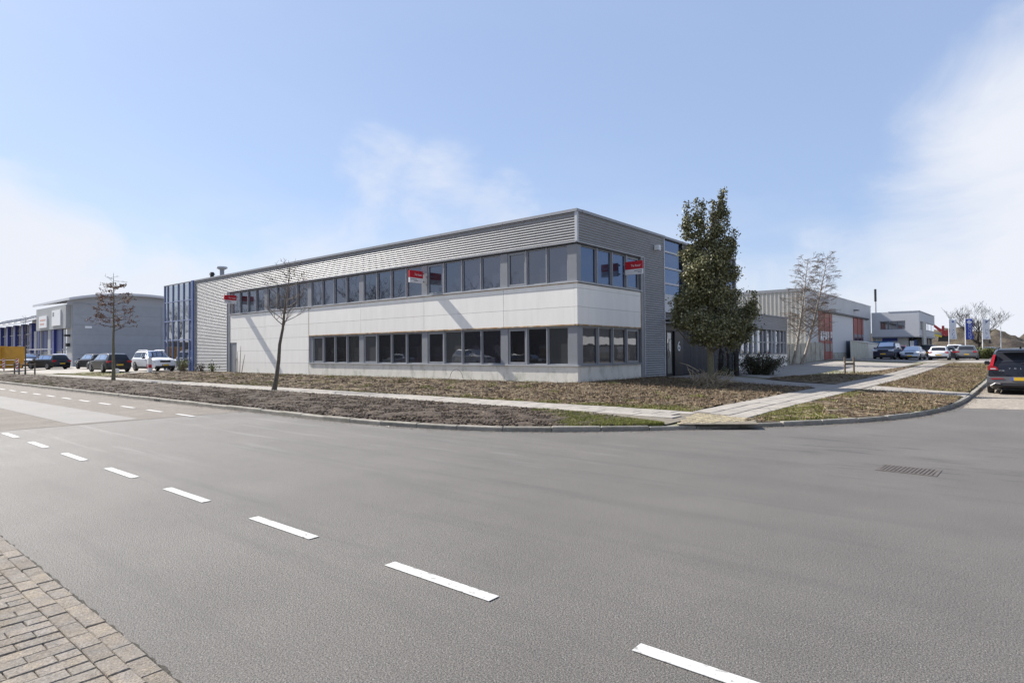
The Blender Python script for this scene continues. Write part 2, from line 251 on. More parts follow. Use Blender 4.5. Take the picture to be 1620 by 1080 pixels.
class MB:
    def __init__(s): s.v = []; s.f = []
    def face(s, pts): i = len(s.v); s.v += [tuple(p) for p in pts]; s.f.append(tuple(range(i, i+len(pts))))
    def box(s, x0, x1, y0, y1, z0, z1, bev=0.0):
        x0, x1 = min(x0, x1), max(x0, x1); y0, y1 = min(y0, y1), max(y0, y1); z0, z1 = min(z0, z1), max(z0, z1); i = len(s.v)
        if bev:   # chamfered top
            s.v += [(x0, y0, z0), (x1, y0, z0), (x1, y1, z0), (x0, y1, z0), (x0, y0, z1-bev), (x1, y0, z1-bev), (x1, y1, z1-bev), (x0, y1, z1-bev), (x0+bev, y0+bev, z1), (x1-bev, y0+bev, z1), (x1-bev, y1-bev, z1), (x0+bev, y1-bev, z1)]
            s.f += [(i+3, i+2, i+1, i), (i+8, i+9, i+10, i+11)]
            for a in (0, 4):
                for k in range(4): s.f.append((i+a+k, i+a+(k+1) % 4, i+a+4+(k+1) % 4, i+a+4+k))
        else:
            s.v += [(x0, y0, z0), (x1, y0, z0), (x1, y1, z0), (x0, y1, z0), (x0, y0, z1), (x1, y0, z1), (x1, y1, z1), (x0, y1, z1)]
            s.f += [(i+3, i+2, i+1, i), (i+4, i+5, i+6, i+7)]
            for k in range(4): s.f.append((i+k, i+(k+1) % 4, i+4+(k+1) % 4, i+4+k))
        return s
    def prism(s, poly, f):   # poly 2-D list, f(p, t) -> 3-D for t in 0,1
        i = len(s.v); n = len(poly); s.v += [tuple(f(p, 0)) for p in poly]+[tuple(f(p, 1)) for p in poly]
        s.f += [tuple(range(i+n-1, i-1, -1)), tuple(range(i+n, i+2*n))]
        for k in range(n): s.f.append((i+k, i+(k+1) % n, i+n+(k+1) % n, i+n+k))
        return s
    def tube(s, pts, rads, n=6, cap=True):
        i0 = len(s.v); P = [Vector(p) for p in pts]
        for k, p in enumerate(P):
            d = (P[min(k+1, len(P)-1)]-P[max(k-1, 0)]); d = d.normalized() if d.length > 1e-9 else Vector((0, 0, 1))
            a = d.cross(Vector((0.31, 0.17, 0.93)) if abs(d.z) < 0.9 else Vector((1, 0.1, 0))).normalized(); b = d.cross(a); r = rads[k] if isinstance(rads, (list, tuple)) else rads
            for j in range(n):
                q = p+(a*math.cos(2*math.pi*j/n)+b*math.sin(2*math.pi*j/n))*r; s.v.append(tuple(q))
        for k in range(len(P)-1):
            for j in range(n): s.f.append((i0+k*n+j, i0+k*n+(j+1) % n, i0+(k+1)*n+(j+1) % n, i0+(k+1)*n+j))
        if cap: s.f.append(tuple(range(i0+n-1, i0-1, -1))); s.f.append(tuple(range(i0+(len(P)-1)*n, i0+len(P)*n)))
        return s
    def mesh(s, name, org=(0, 0, 0), smooth=False):
        me = bpy.data.meshes.new(name); o = Vector(org); me.from_pydata([tuple(Vector(v)-o) for v in s.v], [], s.f)
        if smooth:
            me.shade_smooth() if hasattr(me, 'shade_smooth') else None
        me.update(); return me
    def build(s, name, material, parent=None, smooth=False):
        org = ORG.get(parent.name, Vector((0, 0, 0))) if parent is not None else Vector((0, 0, 0))
        me = s.mesh(name, org, smooth); me.materials.append(material); o = bpy.data.objects.new(name, me); link(o, parent); ORG[o.name] = org
        return o
def smooth_angle(o, deg=35):
    me = o.data; me.shade_smooth(); me.set_sharp_from_angle(angle=rad(deg))
def copy_tree(o, parent=None):
    c = o.copy(); COL.objects.link(c); c.parent = parent
    for ch in list(o.children): copy_tree(ch, c)
    return c
def textobj(body, size, material, parent, mw, name='lettering', extrude=0.004):
    cu = bpy.data.curves.new(name, 'FONT'); cu.body = body; cu.size = size; cu.extrude = extrude; cu.align_x = 'CENTER'; cu.align_y = 'CENTER'
    t = bpy.data.objects.new(name, cu); COL.objects.link(t); dg = bpy.context.evaluated_depsgraph_get(); me = bpy.data.meshes.new_from_object(t.evaluated_get(dg)); bpy.data.objects.remove(t)
    me.materials.clear(); me.materials.append(material); o = bpy.data.objects.new(name, me); link(o, parent)
    org = ORG.get(parent.name, Vector((0, 0, 0))); o.matrix_local = Matrix.Translation(-org) @ mw; ORG[o.name] = org
    return o
def frame_mat(origin, xdir, ydir):
    x = Vector(xdir).normalized(); y = Vector(ydir).normalized(); z = x.cross(y); mm = Matrix.Identity(4)
    for i in range(3): mm[i][0], mm[i][1], mm[i][2], mm[i][3] = x[i], y[i], z[i], origin[i]
    return mm
def ss(a, b, x):
    t = np.clip((np.asarray(x, float)-a)/(b-a), 0, 1); return t*t*(3-2*t)

# ------------------------------------------------------------------ terrain
def rise(y): return 0.36*ss(34, 70, y)
_kp = [(-170, 8.42), (-60, 8.42), (-30, 8.42), (-14, 8.40), (-12, 8.44), (-10.7, 8.62), (-9.19, 8.95), (-8.04, 9.42), (-7.06, 10.09), (-5.94, 11.18), (-5.15, 12.06), (-4.16, 13.27), (-3.2, 14.62), (-2.43, 15.95), (-1.85, 17.8), (-1.5, 20.3), (-1.32, 23.5), (-1.28, 34), (-1.28, 60), (-1.28, 150)]
for _ in range(2):
    q = [_kp[0]]
    for a, b in zip(_kp[:-1], _kp[1:]): q += [(a[0]*.75+b[0]*.25, a[1]*.75+b[1]*.25), (a[0]*.25+b[0]*.75, a[1]*.25+b[1]*.75)]
    _kp = q+[_kp[-1]]
KP = np.array(_kp); KS = np.concatenate([[0], np.cumsum(np.hypot(*np.diff(KP, axis=0).T))])
def kpt(s): return np.array([np.interp(s, KS, KP[:, 0]), np.interp(s, KS, KP[:, 1])])
_kx = KP[:, 0].copy(); _kx[1:] = np.maximum.accumulate(_kx)[1:]+np.arange(1, len(_kx))*1e-6
def kerbY(x): return np.interp(x, _kx, KP[:, 1])
def kerbX(y): return np.interp(y, np.maximum.accumulate(KP[:, 1])+np.arange(len(KP))*1e-6, KP[:, 0])
def inland(x, y): return np.minimum(np.maximum(y-kerbY(x), 0), np.maximum(kerbX(y)-x, 0))
def g(x, y):
    d = inland(x, y); b = np.interp(x, [-50, -42], [8.2, 12.0])
    return 0.095+0.035*ss(0, 3.5, d)+0.19*ss(5.5, b, d)+rise(y)
def struct(o): o['kind'] = 'structure'; return o
def gridsheet(name, xs, ys, zf, material, dz=0.0):
    X, Y = np.meshgrid(xs, ys, indexing='ij'); Z = zf(X, Y)+dz; n, mm = X.shape
    V = np.stack([X, Y, Z], -1).reshape(-1, 3); I = np.arange(n*mm).reshape(n, mm)
    F = np.stack([I[:-1, :-1], I[1:, :-1], I[1:, 1:], I[:-1, 1:]], -1).reshape(-1, 4)
    return npobj(name, V, F, material, smooth=True)
def colsheet(name, xs, y0f, y1f, rows, material, dz=0.0, zf=None, rough=0.0, rs=3.0):
    """sheet of columns: for each x the rows run from y0f(x) to y1f(x); rough adds lumps"""
    xs = np.asarray(xs, float); T = np.linspace(0, 1, rows); Y0 = y0f(xs); Y1 = y1f(xs); X = np.repeat(xs[:, None], rows, 1); Y = Y0[:, None]*(1-T)+Y1[:, None]*T
    Z = (zf or g)(X, Y)+dz
    if rough:
        nz = np.array([mnoise.fractal((a*rs, b*rs, 0.3), 0.9, 2.1, 4) for a, b in zip(X.ravel(), Y.ravel())]).reshape(X.shape)
        edge = np.minimum(np.minimum(T, 1-T)*rows/2.0, 1.0)[None, :]
        Z = Z+np.maximum(nz*rough+rough*0.35, -0.012)*edge
    V = np.stack([X, Y, Z], -1).reshape(-1, 3); n = len(xs); I = np.arange(n*rows).reshape(n, rows)
    F = np.stack([I[:-1, :-1], I[1:, :-1], I[1:, 1:], I[:-1, 1:]], -1).reshape(-1, 4)
    return npobj(name, V, F, material, smooth=True)
flat = lambda v: (lambda x: np.full_like(np.asarray(x, float), v))
e = np.array([-3000, -1200, -500, -250, -160]); struct(gridsheet('ground', np.concatenate([e, np.linspace(-140, 140, 15), -e[::-1]]), np.concatenate([e, np.linspace(-140, 140, 15), -e[::-1]]), lambda x, y: np.where(y > 150, 0.45, -0.06)+0*x, M['terrain']))
road = struct(gridsheet('road', np.concatenate([np.arange(-160, -20, 10), np.arange(-20, 31, 2)]), np.concatenate([np.arange(-12, 34, 2), np.arange(34, 72, 3), np.arange(75, 150, 10)]), lambda x, y: rise(y)+0*x, M['asphalt']))
tx = np.concatenate([np.arange(-160, -64, 6), np.arange(-64, -14, 1.0), np.arange(-14, -3, 0.4), np.arange(-3, -1.45, 0.12), [-1.42]])
T_ = np.concatenate([np.linspace(0, 0.02, 2), np.linspace(0.03, 0.2, 26), np.linspace(0.22, 0.5, 22), np.linspace(0.55, 1, 8)])
def terr():
    Y0 = np.array([min(kerbY(x)+0.1, 22.5) for x in tx]); X = np.repeat(tx[:, None], len(T_), 1); Y = Y0[:, None]*(1-T_)+152*T_; Z = g(X, Y)-0.02
    I = np.arange(X.size).reshape(X.shape); F = np.stack([I[:-1, :-1], I[1:, :-1], I[1:, 1:], I[:-1, 1:]], -1).reshape(-1, 4)
    return struct(npobj('lot_ground', np.stack([X, Y, Z], -1).reshape(-1, 3), F, M['terrain'], smooth=True))
terr()
# road surfacing: older chip asphalt to the left, a smoother worn lane in it, brick parking strip on the side street
oldx = np.linspace(-160, -16.8, 60)
struct(colsheet('old_road_surface', oldx, flat(1.0), flat(8.36), 6, M['chip'], 0.004, zf=lambda x, y: 0*x))
struct(colsheet('worn_lane', np.linspace(-160, -17.0, 50), flat(4.32), lambda x: np.interp(x, [-160, -30, -17.0], [5.5, 5.62, 5.75]), 3, M['lane'], 0.008, zf=lambda x, y: 0*x))
def lane_dash(x0, x1, y0, y1, z, mt):
    mb = MB(); mb.box(x0, x1, y0, y1, z-0.003, z+0.0005); return mb.build('lane_dash', mt, road)
for k in range(20):
    c = -1.10-2.09*k; z = 0.007 if c > -16.3 else 0.0145
    lane_dash(c-0.53, c+0.53, 2.93-0.001*k, 3.03-0.001*k, z, M['paint'])
for k in range(26):
    c = -17.0-2.1*k; lane_dash(c-0.54, c+0.54, 6.80, 6.90, 0.0115, M['paint'])
# road drain grate
dr = thing('drain_grate', (-1.19, 9.62, 0.0), 'rusty rectangular iron drain grate set in the asphalt', 'drain grate')
dr.rotation_euler = (0, 0, rad(-1.5)); M['iron'] = mat('rusty_iron', (0.115, 0.098, 0.088), 0.75, metal=0.3, var=0.35, vscale=9, bump=0.6)
ORG[dr.name] = Vector((0, 0, 0))
mb = MB(); mb.box(-.34, .34, -.27, -.23, .001, .006).box(-.34, .34, .23, .27, .001, .006).box(-.34, -.30, -.23, .23, .001, .006).box(.30, .34, -.23, .23, .001, .006); mb.build('rim', M['iron'], dr)
mb = MB(); mb.box(-.30, .30, -.23, .23, .0008, .002); mb.build('pit', mat('drain_dark', (.035, .032, .028), .95), dr)  # flat dark sheet in place of an open pit under the bars
for k in range(13):
    x = -0.276+k*0.046; mb = MB(); mb.prism([(-.016, -.23), (.012, -.23), (.030, .23), (.002, .23)], lambda p, t, x=x: (x+p[0]-.006, p[1], .002+t*.005)); mb.build('bar', M['iron'], dr)
# kerb stones
kerb = struct(thing('kerb', (0, 0, 0)))
kb = MB(); kb.box(-.492, .492, -.07, .07, -.15, .10, bev=0.018); kme = kb.mesh('kerb_stone'); kme.materials.append(M['kerb'])
s0 = np.interp(-64, KP[:, 0], KS); s1 = np.interp(75, np.maximum.accumulate(KP[:, 1])+np.arange(len(KP))*1e-6, KS); s = s0
while s < s1:
    a, b = kpt(s), kpt(s+1.0); c = (a+b)/2
    drop = 0.03 if (-5.45 < c[0] < -4.3) else (0.015 if (-6.1 < c[0] < -3.7) else 0.0)
    o = bpy.data.objects.new('kerb_stone', kme); link(o, kerb); nrm = np.array([-(b-a)[1], (b-a)[0]]); nrm /= np.hypot(*nrm); c = c+nrm*0.06
    o.location = (c[0], c[1], float(rise(c[1]))-drop+random.uniform(-.008, .008)); o.rotation_euler = (random.uniform(-.015, .015), random.uniform(-.006, .006), math.atan2(b[1]-a[1], b[0]-a[0])+random.uniform(-.008, .008)); s += 1.0
mb = MB(); mb.box(-23.32, -22.82, 8.335, 8.36, 0.0, 0.085)
inl = mb.build('gully_inlet', M['kerb']); tag(inl, 'small kerb gully inlet with dark slots beside the front verge', 'gully'); inl2 = MB()
for k in range(3): inl2.box(-23.25+k*.15, -23.15+k*.15, 8.329, 8.337, .012, .072)
o = inl2.build('slot', M['dark'], inl)
# sidewalks: paving slabs
YL = lambda x: np.interp(x, [-170, -62, -30, -14.5, -10.8, -8.4, -7.0, -5.6], [12.3, 12.4, 12.62, 12.7, 12.62, 12.5, 12.2, 11.62])
YU = lambda x: np.interp(x, [-170, -62, -30, -10, -6], [13.9, 13.95, 14.05, 14.08, 14.05])
walk = struct(colsheet('front_sidewalk', np.concatenate([np.linspace(-140, -62, 12), np.linspace(-60, -5.65, 70)]), YL, YU, 4, M['joint'], 0.012))
side = struct(colsheet('side_sidewalk', np.linspace(-6.15, -4.62, 4), lambda x: np.interp(x, [-6.2, -4.6], [12.35, 13.2]), flat(76), 60, M['joint'], 0.010))
sme = []
for k in range(3):
    mb = MB(); mb.box(-.246, .246, -.236, .236, -.03, .02, bev=0.006); q = mb.mesh('slab'); q.materials.append(M['slab']); sme.append(q)
def inramp(x, y):   # the yellow brick dropped crossing at the corner
    P = [(-5.95, 13.85), (-4.60, 13.72), (-4.15, 12.75), (-5.45, 11.75)]; c = None
    for (a, b), (c_, d) in zip(P, P[1:]+P[:1]):
        w = (c_-a)*(y-b)-(d-b)*(x-a)
        if c is None: c = w > 0
        elif (w > 0) != c: return False
    return True
def slab(parent, x, y, rz=0.0, extra=0.0):
    o = bpy.data.objects.new('slab', random.choice(sme)); link(o, parent); o.location = (x, y, float(g(x, y))+0.008+random.uniform(-.004, .004)+extra); o.rotation_euler = (random.uniform(-.008, .008), random.uniform(-.008, .008), rz+random.uniform(-.004, .004))
x = -6.2
while x > -56:
    for r in range(3):
        y = float(YU(x))-0.24-r*0.48; xx = x-(0.25 if r % 2 else 0)
        if y > float(YL(xx))+0.12 and not inramp(xx, y): slab(walk, xx, y)
    x -= 0.50
y = 12.9
while y < 62:
    for r in range(3):
        xx = -6.15+0.24+r*0.5; yy = y+(0.25 if r % 2 else 0)
        if yy > float(kerbY(xx))+0.3 and not inramp(xx, yy) and not (yy < 14.0 and xx < -5.9): slab(side, xx, yy, rad(90), 0.003)
    y += 0.5
rampb = struct(thing('dropped_crossing', (0, 0, 0)))
mb = MB(); mb.prism([(-5.95, 13.85), (-5.45, 11.78), (-4.15, 12.78), (-4.60, 13.72)], lambda p, t: (p[0], p[1], float(g(p[0], p[1]))+t*0.019)); mb.build('sand_bed', M['joint'], rampb)
bmb = MB(); bmb.box(-.098, .098, -.046, .046, -.03, .018, bev=0.006); bme = bmb.mesh('paver'); bme.materials.append(M['yellowbrick'])
ang = math.atan2(12.9-11.8, -4.2+5.4); ca, sa = math.cos(ang), math.sin(ang)
for i in range(-14, 30):
    for j in range(-2, 16):
        lx, ly = i*0.098, j*0.205+(0.1 if i % 2 else 0); wx, wy = -5.45+lx*ca-ly*sa, 11.8+lx*sa+ly*ca
        if inramp(wx, wy) and inland(wx, wy) > 0.17:
            o = bpy.data.objects.new('paver', bme); link(o, rampb); o.location = (wx, wy, float(g(wx, wy))+0.012+random.uniform(-.004, .004)); o.rotation_euler = (random.uniform(-.02, .02), random.uniform(-.02, .02), ang+rad(90))
# brick pavement where the photographer stands
pave = struct(gridsheet('brick_pavement', np.linspace(-160, 30, 40), np.linspace(-40, 1.24, 10), lambda x, y: 0*x, M['joint'], 0.010))
pmb = MB(); pmb.box(-.1035, .1035, -.0505, .0505, -.04, .02, bev=0.005); pme = pmb.mesh('paver'); pme.materials.append(M['brick'])
def paver(x, y, rz, dz=0.0):
    o = bpy.data.objects.new('paver', pme); link(o, pave); o.location = (x, y, 0.006+dz+random.uniform(-.0035, .0035)); o.rotation_euler = (random.uniform(-.02, .02), random.uniform(-.02, .02), rz+random.uniform(-.012, .012))
for k in range(26):
    paver(-7.7+k*0.2125, 1.195+random.uniform(-.004, .004), 0); paver(-7.62+k*0.2125, 1.092, 0)
for k in range(46):
    for j in range(4): paver(-7.65+k*0.1075, 0.932-j*0.2125-(0.106 if k % 2 else 0)+0.0, rad(90))
    if k % 2: paver(-7.65+k*0.1075, 0.985, rad(90)); pave.children[-1].scale = (0.48, 1, 1)
# ragged dark seam between pavers and asphalt
mb = MB(); xx = -12.0; pts_ = []
while xx < 2: pts_.append((xx, 1.25+random.uniform(-.006, .012), 1.258+random.uniform(-.006, .022))); xx += random.uniform(.03, .09)
for a, b in zip(pts_[:-1], pts_[1:]): mb.face([(a[0], a[1], .0045), (b[0], b[1], .0045), (b[0], b[2], .0045), (a[0], a[2], .0045)])
mb.build('seam', mat('seam_dirt', (.05, .045, .035), .95, var=.4, vscale=20, bump=1), road)
# parking strip of brick on the side street
M['parkbrick'] = mat('parking_brick', (0.25, 0.215, 0.175), 0.9, var=0.2, vscale=1.5, fine=0.35, fscale=9, bump=0.8, bscale=14)
struct(colsheet('parking_strip', np.linspace(-1.27, 12, 12), lambda x: 20.6+0.28*(x+1.3), flat(75), 30, M['parkbrick'], 0.005, zf=lambda x, y: rise(y)))
# paved lot at the left and driveway at the right
struct(colsheet('parking_lot', np.linspace(-150, -49.5, 30), lambda x: np.interp(x, [-62, -58, -56, -49.5], [14.1, 14.6, 15.6, 16.4]), flat(60), 24, M['lot'], 0.0))
struct(colsheet('driveway', np.linspace(-14.2, -6.9, 12), lambda x: np.interp(x, [-14, -11, -6.9], [33.0, 32.6, 31.2]), lambda x: np.interp(x, [-14, -6.9], [60, 62]), 30, M['lot'], 0.0))
struct(colsheet('entrance_path', np.linspace(-14.0, -6.2, 12), lambda x: np.interp(x, [-14, -6.2], [28.2, 26.2]), lambda x: np.interp(x, [-14, -6.2], [32.4, 29.2]), 6, M['slab'], 0.0))
struct(colsheet('cross_path', np.linspace(-4.62, -1.42, 10), lambda x: np.interp(x, [-4.62, -1.4], [25.6, 24.0]), lambda x: np.interp(x, [-4.62, -1.4], [28.6, 26.2]), 5, M['slab'], 0.012))
struct(colsheet('far_yard', np.linspace(-15.4, -1.5, 20), flat(66), flat(120), 16, M['lot'], 0.004))
# planted beds
KY = lambda off: (lambda x: kerbY(x)+off)
bed1 = struct(colsheet('front_verge_soil', np.arange(-64, -5.75, 0.11), KY(0.13), YL, 34, M['soil'], 0.0, rough=0.055, rs=2.6))
bed2 = struct(colsheet('building_bed_soil', np.arange(-49.4, -6.15, 0.12), YU, lambda x: np.interp(x, [-50, -14.2, -13.9, -6.2], [20.7, 20.7, 28.0, 26.2]), 52, M['soil2'], 0.0, rough=0.06, rs=2.4))
bed3 = struct(colsheet('corner_bed_soil', np.arange(-4.6, -1.5, 0.06), lambda x: np.minimum(kerbY(x)+0.2, 23.9), lambda x: np.interp(x, [-4.62, -1.4], [25.55, 23.95]), 90, M['soil2'], 0.0, rough=0.05, rs=2.5))
bed4 = struct(colsheet('side_bed_soil', np.arange(-4.6, -1.44, 0.08), lambda x: np.interp(x, [-4.62, -1.4], [28.65, 26.25]), flat(64), 120, M['soil2'], 0.0, rough=0.05, rs=2.0))
bed5 = struct(colsheet('driveway_bed_soil', np.arange(-9.8, -6.2, 0.12), lambda x: np.interp(x, [-9.8, -6.2], [31.2, 29.4]), lambda x: np.interp(x, [-9.8, -7.4, -6.2], [34.5, 44, 60]), 80, M['soil2'], 0.012, rough=0.05, rs=2.0))
struct(colsheet('lot_edge_turf', np.arange(-60, -49, 0.2), YU, lambda x: np.interp(x, [-62, -58, -56, -49.5], [14.1, 14.6, 15.6, 16.4]), 14, M['turf'], 0.0, rough=0.03))
# scattered clods, litter and grass blades (too many to count)
def scatter(name, pts, tmpl, faces, size, material, flatz=1.0, sink=0.3, tilt=0.6):
    n = len(pts); T = np.asarray(tmpl, float); k = len(T); S = rng.uniform(size[0], size[1], (n, 1, 1))*rng.uniform(0.7, 1.3, (n, 1, 3)); S[:, :, 2] *= flatz
    V = T[None]*S*(1+rng.uniform(-.25, .25, (n, k, 1))); a = rng.uniform(0, 2*np.pi, n); tl = rng.uniform(-tilt, tilt, n)
    ct, st = np.cos(tl)[:, None], np.sin(tl)[:, None]; y, z = V[:, :, 1]*ct-V[:, :, 2]*st, V[:, :, 1]*st+V[:, :, 2]*ct
    c, s_ = np.cos(a)[:, None], np.sin(a)[:, None]; x2 = V[:, :, 0]*c-y*s_; y2 = V[:, :, 0]*s_+y*c
    P = np.asarray(pts); V = np.stack([x2+P[:, 0:1], y2+P[:, 1:2], z+P[:, 2:3]], -1); F = np.asarray(faces)[None]+(np.arange(n)*k)[:, None, None]
    o = npobj(name, V.reshape(-1, 3), F.reshape(-1, len(faces[0])), material); o['kind'] = 'stuff'; return o
OCT = [(1, 0, 0), (-.8, .2, 0), (0, .9, .1), (.1, -1, 0), (.1, 0, .75), (0, 0, -.6)]; OCTF = [(0, 2, 4), (2, 1, 4), (1, 3, 4), (3, 0, 4), (2, 0, 5), (1, 2, 5), (3, 1, 5), (0, 3, 5)]
CHIP = [(-.5, -.12, 0), (.5, -.12, .03), (.5, .12, 0), (-.5, .12, .04)]; CHIPF = [(0, 1, 2, 3)]
def bedpts(n, xr, y0f, y1f, keep=None, bias=1.0, dz=0.02):
    x = xr[0]+(xr[1]-xr[0])*rng.random(n)**bias if bias != 1.0 else rng.uniform(*xr, n)
    a, b = y0f(x), y1f(x); y = a+(b-a)*rng.random(n); ok = (b > a)
    if keep is not None: ok &= keep(x, y)
    x, y = x[ok], y[ok]; return np.stack([x, y, g(x, y)+dz], 1)
def fn(x, y, s, off=0.0): return np.array([mnoise.noise((a*s+off, b*s, 1.7)) for a, b in zip(x, y)])
scatter('soil_clods', np.concatenate([bedpts(14000, (-60, -6), KY(.18), YL), bedpts(14000, (-26, -6), KY(.18), YL)]), OCT, OCTF, (0.012, 0.055), M['clod'], 0.7)
b2hi = lambda x: np.interp(x, [-50, -14.2, -13.9, -6.2], [20.5, 20.5, 28.0, 26.0])
scatter('bed_clods', bedpts(9000, (-49, -6.3), YU, b2hi), OCT, OCTF, (0.03, 0.09), M['clod'], 0.7)
scatter('bed_litter', np.concatenate([bedpts(20000, (-49, -6.3), YU, b2hi, dz=.04), bedpts(10000, (-14, -6.3), YU, b2hi, dz=.05), bedpts(6000, (-4.6, -1.5), lambda x: np.minimum(kerbY(x)+.2, 23.9), lambda x: np.interp(x, [-4.62, -1.4], [25.4, 23.8]), dz=.04), bedpts(12000, (-4.6, -1.5), lambda x: np.interp(x, [-4.62, -1.4], [28.7, 26.3]), flat(62.), dz=.04), bedpts(5000, (-9.6, -6.3), lambda x: np.interp(x, [-9.8, -6.2], [31.3, 29.5]), lambda x: np.interp(x, [-9.8, -7.4, -6.2], [34.4, 43.8, 59]), dz=.05)]), CHIP, CHIPF, (0.03, 0.11), M['litter'], 1.0, tilt=1.2)
scatter('soil_litter', bedpts(5000, (-60, -6), KY(.2), YL, dz=.045), CHIP, CHIPF, (0.03, 0.08), M['litter'], tilt=1.0)
def blades(name, P, hgt, wid, material, lean=0.6):
    n = len(P); P = np.asarray(P); a = rng.uniform(0, 2*np.pi, n); h = rng.uniform(hgt[0], hgt[1], n); w = rng.uniform(wid[0], wid[1], n); l = rng.uniform(0.1, lean, n)*h
    b = rng.uniform(0, 2*np.pi, n); dx, dy = np.cos(a)*w, np.sin(a)*w; V = np.zeros((n, 3, 3)); V[:, 0] = P+np.stack([dx, dy, 0*dx-.02], 1); V[:, 1] = P-np.stack([dx, dy, 0*dx+.02], 1); V[:, 2] = P+np.stack([np.cos(b)*l, np.sin(b)*l, h], 1)
    o = npobj(name, V.reshape(-1, 3), np.arange(n*3).reshape(n, 3), material); o['kind'] = 'stuff'; return o
def near(pts, lst):   # keep points near given spots
    ok = np.zeros(len(pts), bool)
    for (cx, cy, r) in lst: ok |= (np.hypot(pts[:, 0]-cx, (pts[:, 1]-cy)) < r*(0.7+0.6*rng.random(len(pts))))
    return pts[ok]
gp = np.concatenate([
    near(bedpts(30000, (-10, -5.7), KY(.14), YL, bias=.8, dz=0), [(-6.6, 11.2, .75), (-6.1, 11.4, .6), (-7.4, 11.4, .6), (-8.3, 12.0, .5), (-7.1, 10.7, .45), (-9.2, 12.3, .35)]),
    near(bedpts(30000, (-12, -6.2), YU, flat(16.), dz=0), [(-6.9, 14.6, .7), (-7.8, 14.5, .6), (-9.0, 14.4, .4), (-10.6, 14.4, .4)]),
    near(bedpts(22000, (-4.6, -3), lambda x: kerbY(x)+.2, flat(20.), dz=0), [(-4.1, 14.6, .8), (-4.3, 15.8, .6), (-3.6, 15.0, .5), (-4.4, 17.2, .45), (-3.9, 16.6, .4)]),
    near(bedpts(9000, (-4.6, -1.5), flat(20.), flat(26.), dz=0), [(-1.8, 22.4, .5), (-1.7, 23.6, .4)]), near(bedpts(9000, (-4.6, -1.5), flat(26.), flat(32.), dz=0), [(-1.9, 27.6, .8), (-4.4, 29.4, .5)]),
    bedpts(5000, (-14, -6.2), YU, lambda x: YU(x)+.5, keep=lambda x, y: fn(x, y, .8, 2) > -.1, dz=0), bedpts(9000, (-4.6, -4.1), flat(14.2), flat(25.), keep=lambda x, y: fn(x, y, .7, 9) > -.15, dz=0), bedpts(16000, (-4.6, -1.5), flat(28.8), flat(60.), keep=lambda x, y: fn(x, y, .35, 3) > -.12, dz=0), bedpts(6000, (-9.4, -6.3), flat(33.), flat(44.), keep=lambda x, y: fn(x, y, .35, 3) > -.1, dz=0), bedpts(6000, (-4.6, -1.5), flat(17.), flat(24.), keep=lambda x, y: (fn(x, y, .6, 7) > .12) & (y > kerbY(x)+.2), dz=0),
    bedpts(7000, (-45, -14), lambda x: YU(x)+0*x, lambda x: YU(x)+.35, keep=lambda x, y: fn(x, y, .5) > .05, dz=0), bedpts(9000, (-44, -14.2), flat(19.6), flat(20.75), keep=lambda x, y: fn(x, y, .6, 4) > -.05, dz=0),
    bedpts(5000, (-60, -50), YU, lambda x: np.interp(x, [-62, -58, -56, -49.5], [14.1, 14.6, 15.6, 16.4]), dz=0), near(bedpts(9000, (-48, -34), KY(.14), flat(10.5), dz=0), [(-45, 9.2, 1.3), (-41, 9.0, .9), (-38, 8.9, .5)])])
blades('grass_blades', gp, (0.03, 0.085), (0.006, 0.014), M['grass'], 0.9)
dp = np.concatenate([bedpts(9000, (-14, -6.3), lambda x: YU(x)+.3, b2hi, dz=0), bedpts(4500, (-40, -14), lambda x: YU(x)+.3, flat(20.5), dz=0), bedpts(5000, (-4.6, -1.5), lambda x: np.interp(x, [-4.62, -1.4], [28.7, 26.3]), flat(50.), dz=0), bedpts(2000, (-4.5, -1.6), lambda x: np.minimum(kerbY(x)+.3, 23.5), lambda x: np.interp(x, [-4.62, -1.4], [25.4, 23.8]), dz=0)])
blades('dry_stalks', dp, (0.05, 0.20), (0.006, 0.014), M['litter'], 1.3)
scatter('fallen_twigs', np.concatenate([bedpts(420, (-44, -6.4), lambda x: YU(x)+.3, b2hi, dz=.06), bedpts(160, (-4.5, -1.6), lambda x: np.minimum(kerbY(x)+.3, 23.5), lambda x: np.interp(x, [-4.62, -1.4], [25.4, 23.8]), dz=.06)]), [(-.5, -.012, 0), (.5, -.012, .06), (.5, .012, .05), (-.5, .012, 0)], CHIPF, (0.25, 0.7), M['twigpale'], tilt=0.3)
wc = bedpts(60, (-40, -6.6), lambda x: YU(x)+.2, b2hi, dz=0); blades('weeds', np.concatenate([w_+np.c_[rng.normal(0, .12, (70, 2)), np.zeros(70)] for w_ in wc]), (0.04, 0.16), (0.008, 0.018), M['grass'], 1.0)
ks = rng.uniform(s0, np.interp(40, np.maximum.accumulate(KP[:, 1])+np.arange(len(KP))*1e-6, KS), 9000); kq = np.array([kpt(q) for q in ks]); kd = np.array([kpt(q+.1) for q in ks])-kq; kn = np.stack([kd[:, 1], -kd[:, 0]], 1)/.1; kq = kq+kn*(np.abs(rng.normal(0, .13, (9000, 1)))+.02)
M['grit'] = mat('gutter_grit', (.3, .27, .22), .95, island=[(.16, .13, .10), (.34, .30, .25), (.24, .20, .16), (.10, .07, .045)]); scatter('gutter_grit', np.c_[kq, rise(kq[:, 1])+.008], OCT, OCTF, (0.005, 0.016), M['grit'], 0.6)

